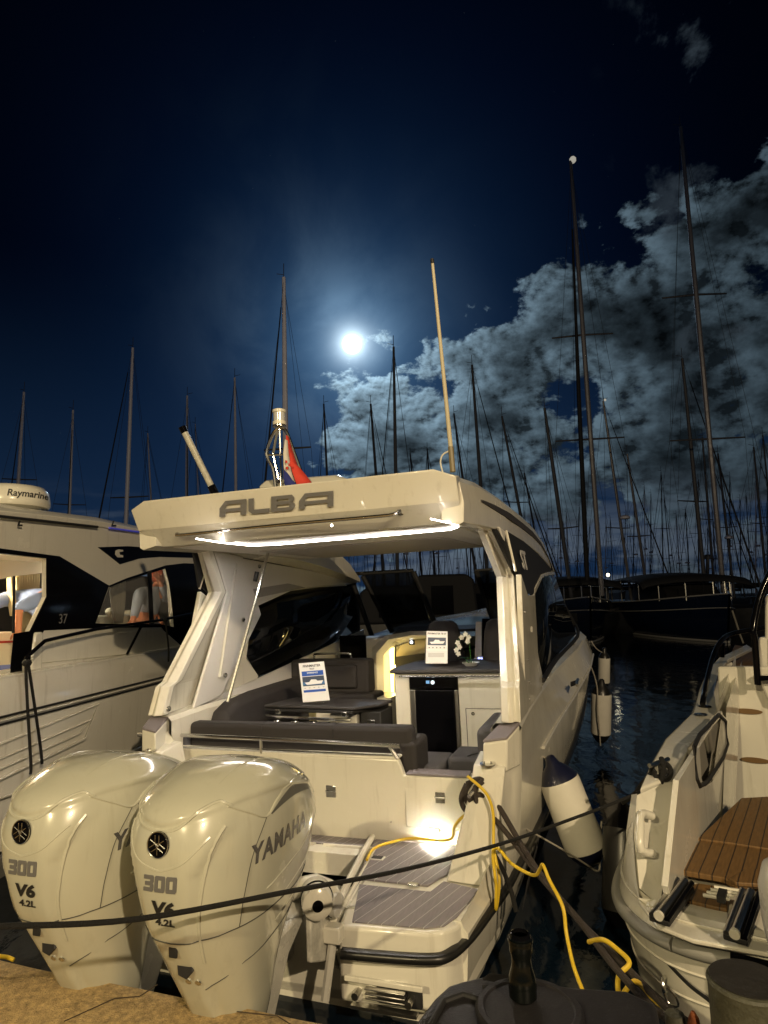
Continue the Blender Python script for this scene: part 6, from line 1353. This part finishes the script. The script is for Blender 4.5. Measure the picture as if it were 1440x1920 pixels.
ML = [ # top, base, depth, width px, spreaders, dark, label
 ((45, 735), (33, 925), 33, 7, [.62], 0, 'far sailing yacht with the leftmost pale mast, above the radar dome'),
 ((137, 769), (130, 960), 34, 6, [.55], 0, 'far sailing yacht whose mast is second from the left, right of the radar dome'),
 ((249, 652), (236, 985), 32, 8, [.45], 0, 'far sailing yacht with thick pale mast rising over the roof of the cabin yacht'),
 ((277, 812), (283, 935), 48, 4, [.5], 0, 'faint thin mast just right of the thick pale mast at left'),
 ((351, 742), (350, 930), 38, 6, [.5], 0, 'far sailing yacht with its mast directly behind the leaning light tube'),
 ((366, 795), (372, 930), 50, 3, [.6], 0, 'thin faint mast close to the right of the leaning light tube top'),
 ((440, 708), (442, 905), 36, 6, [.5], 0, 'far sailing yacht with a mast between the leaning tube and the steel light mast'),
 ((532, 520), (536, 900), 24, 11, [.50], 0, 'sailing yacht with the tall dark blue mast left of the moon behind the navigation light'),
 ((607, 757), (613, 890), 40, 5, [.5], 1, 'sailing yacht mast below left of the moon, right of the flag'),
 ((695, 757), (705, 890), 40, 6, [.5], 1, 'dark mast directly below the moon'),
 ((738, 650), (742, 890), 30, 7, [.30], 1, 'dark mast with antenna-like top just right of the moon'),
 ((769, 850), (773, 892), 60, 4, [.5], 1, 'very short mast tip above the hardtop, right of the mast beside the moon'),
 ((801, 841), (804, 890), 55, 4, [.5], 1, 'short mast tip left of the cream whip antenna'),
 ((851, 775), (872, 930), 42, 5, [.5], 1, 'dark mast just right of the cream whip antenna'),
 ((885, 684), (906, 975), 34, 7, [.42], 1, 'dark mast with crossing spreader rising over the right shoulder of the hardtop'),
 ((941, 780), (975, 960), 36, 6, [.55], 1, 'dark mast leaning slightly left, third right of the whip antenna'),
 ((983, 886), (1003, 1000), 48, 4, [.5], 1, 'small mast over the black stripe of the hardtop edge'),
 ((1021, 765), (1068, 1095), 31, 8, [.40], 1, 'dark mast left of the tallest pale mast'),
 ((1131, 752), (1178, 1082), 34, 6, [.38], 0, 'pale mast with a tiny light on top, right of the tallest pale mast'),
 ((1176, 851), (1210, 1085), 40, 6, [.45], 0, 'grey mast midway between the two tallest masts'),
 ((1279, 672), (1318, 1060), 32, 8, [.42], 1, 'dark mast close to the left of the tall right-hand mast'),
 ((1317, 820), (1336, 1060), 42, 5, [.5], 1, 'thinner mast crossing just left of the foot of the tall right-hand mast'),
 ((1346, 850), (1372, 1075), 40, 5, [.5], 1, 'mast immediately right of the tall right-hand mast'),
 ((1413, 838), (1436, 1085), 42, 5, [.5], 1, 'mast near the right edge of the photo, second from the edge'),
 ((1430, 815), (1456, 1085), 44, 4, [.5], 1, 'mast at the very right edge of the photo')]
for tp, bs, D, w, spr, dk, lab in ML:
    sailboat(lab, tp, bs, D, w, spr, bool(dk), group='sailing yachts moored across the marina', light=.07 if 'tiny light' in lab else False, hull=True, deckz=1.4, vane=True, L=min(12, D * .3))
# the crowded pontoon further back, each a copy with its own place and height
rnd = random.Random(5)
protos = []
for i in range(4):
    t_, *_ = sailboat('distant sailing yacht with a thin bare mast in the dense row low on the skyline', (700 + 60 * i, 905), (703 + 60 * i, 1085), 62, 2.6, [.55] if i % 2 else [.4, .7], i != 1, group='distant yachts in the dense row', wires=2, L=11, deckz=1.3, yaw=(-25, 10, 30, -5)[i])
    protos.append(t_)
k = 0
for px in list(range(648, 1080, 24)) + list(range(1010, 1470, 18)):
    p = wz(px + rnd.uniform(-6, 6), 1150 - rnd.uniform(0, 12), 0); sc_ = rnd.uniform(.78, 1.25)
    o = dup(protos[k % 4]); k += 1
    o.location = (p.x, p.y, 0); o.scale = (1, 1, sc_); o.rotation_euler = (R(rnd.uniform(-1.5, 1.5)), R(rnd.uniform(-1.5, 1.5)), R(rnd.uniform(-25, 25)))
# motor boats with dark canopies seen through the cockpit
def darkboat(label, px, D, wdt, hgt, dep=6):
    c = wd(px, 1128, D); c.z = 0; t_ = thing('moored_boat', label, 'boat', loc=c)
    MB().loft([[c + V((a * wdt / 2 * k_, b, z)) for a, b in ((-1, 0), (1, 0), (.8, dep), (-.8, dep))] for k_, z in ((.8, -.2), (1, 1.1), (1.02, 1.3))]).build('hull', FARH, t_, world=True)
    MB().loft([[c + V((a * wdt / 2 * k_, b + .4, z)) for a, b in ((-1, 0), (1, 0), (.8, dep - 1), (-.8, dep - 1))] for k_, z in ((.75, 1.3), (.68, hgt - .2), (.5, hgt))]).build('canopy', SAILC, t_, world=True, bevel=.08)
    for a in (-.45, 0, .45): MB().box(c.x + a * wdt - .14 * wdt, c.x + a * wdt * .9 + .1 * wdt, c.y + .36, c.y + .40, 1.5, hgt - .4).build('window', BLK, t_, world=True) if abs(a) < .3 else None
for args in (('dark motor boat seen behind the windscreen in the middle of the cockpit opening', 835, 22, 3.2, 2.9), ('low dark boat seen through the port windscreen pane', 735, 20, 3.0, 2.5), ('dark moored boat behind the helm seats', 905, 24, 3.0, 2.6), ('dark hull between the two blue sailing yachts', 1215, 48, 5, 2.4), ('dark boat far behind the first blue yacht', 1170, 60, 6, 2.6), ('dark boat beyond the hardtop and side window of the twin-outboard boat', 1085, 34, 4, 2.5)): darkboat(*args)
# lit quay lamps on the far shore
for x, y, D, s_, cc_, lab in ((1222, 1112, 70, .16, (1, .45, .15), 'small orange shore light left of the brightest one between the blue yachts'), (1240, 1110, 70, .26, (1, .42, .12), 'brightest orange shore light between the two blue yachts'), (1213, 1112, 72, .09, (1, .75, .5), 'tiny whitish shore light, leftmost between the blue yachts'), (1232, 1111, 72, .11, (1, .5, .2), 'small orange shore light immediately left of the brightest one'), (1249, 1113, 72, .08, (1, .8, .5), 'tiny shore light right of the brightest orange one'), (833, 1133, 60, .06, (.8, .9, 1), 'tiny white light seen through the windscreen')):
    p = wd(x, y, D); t_ = thing('shore_lamp', lab, 'lamp', loc=(p.x, p.y, 1.2))
    MB().tube([V((p.x, p.y, 1.0)), p], .04, 6).build('lamp_post', BLKM, t_, world=True)
    MB().ball(p, s_, 10).build('lamp_globe', mat('shore_light', cc_, .4, emit=cc_, es=3), t_, world=True)
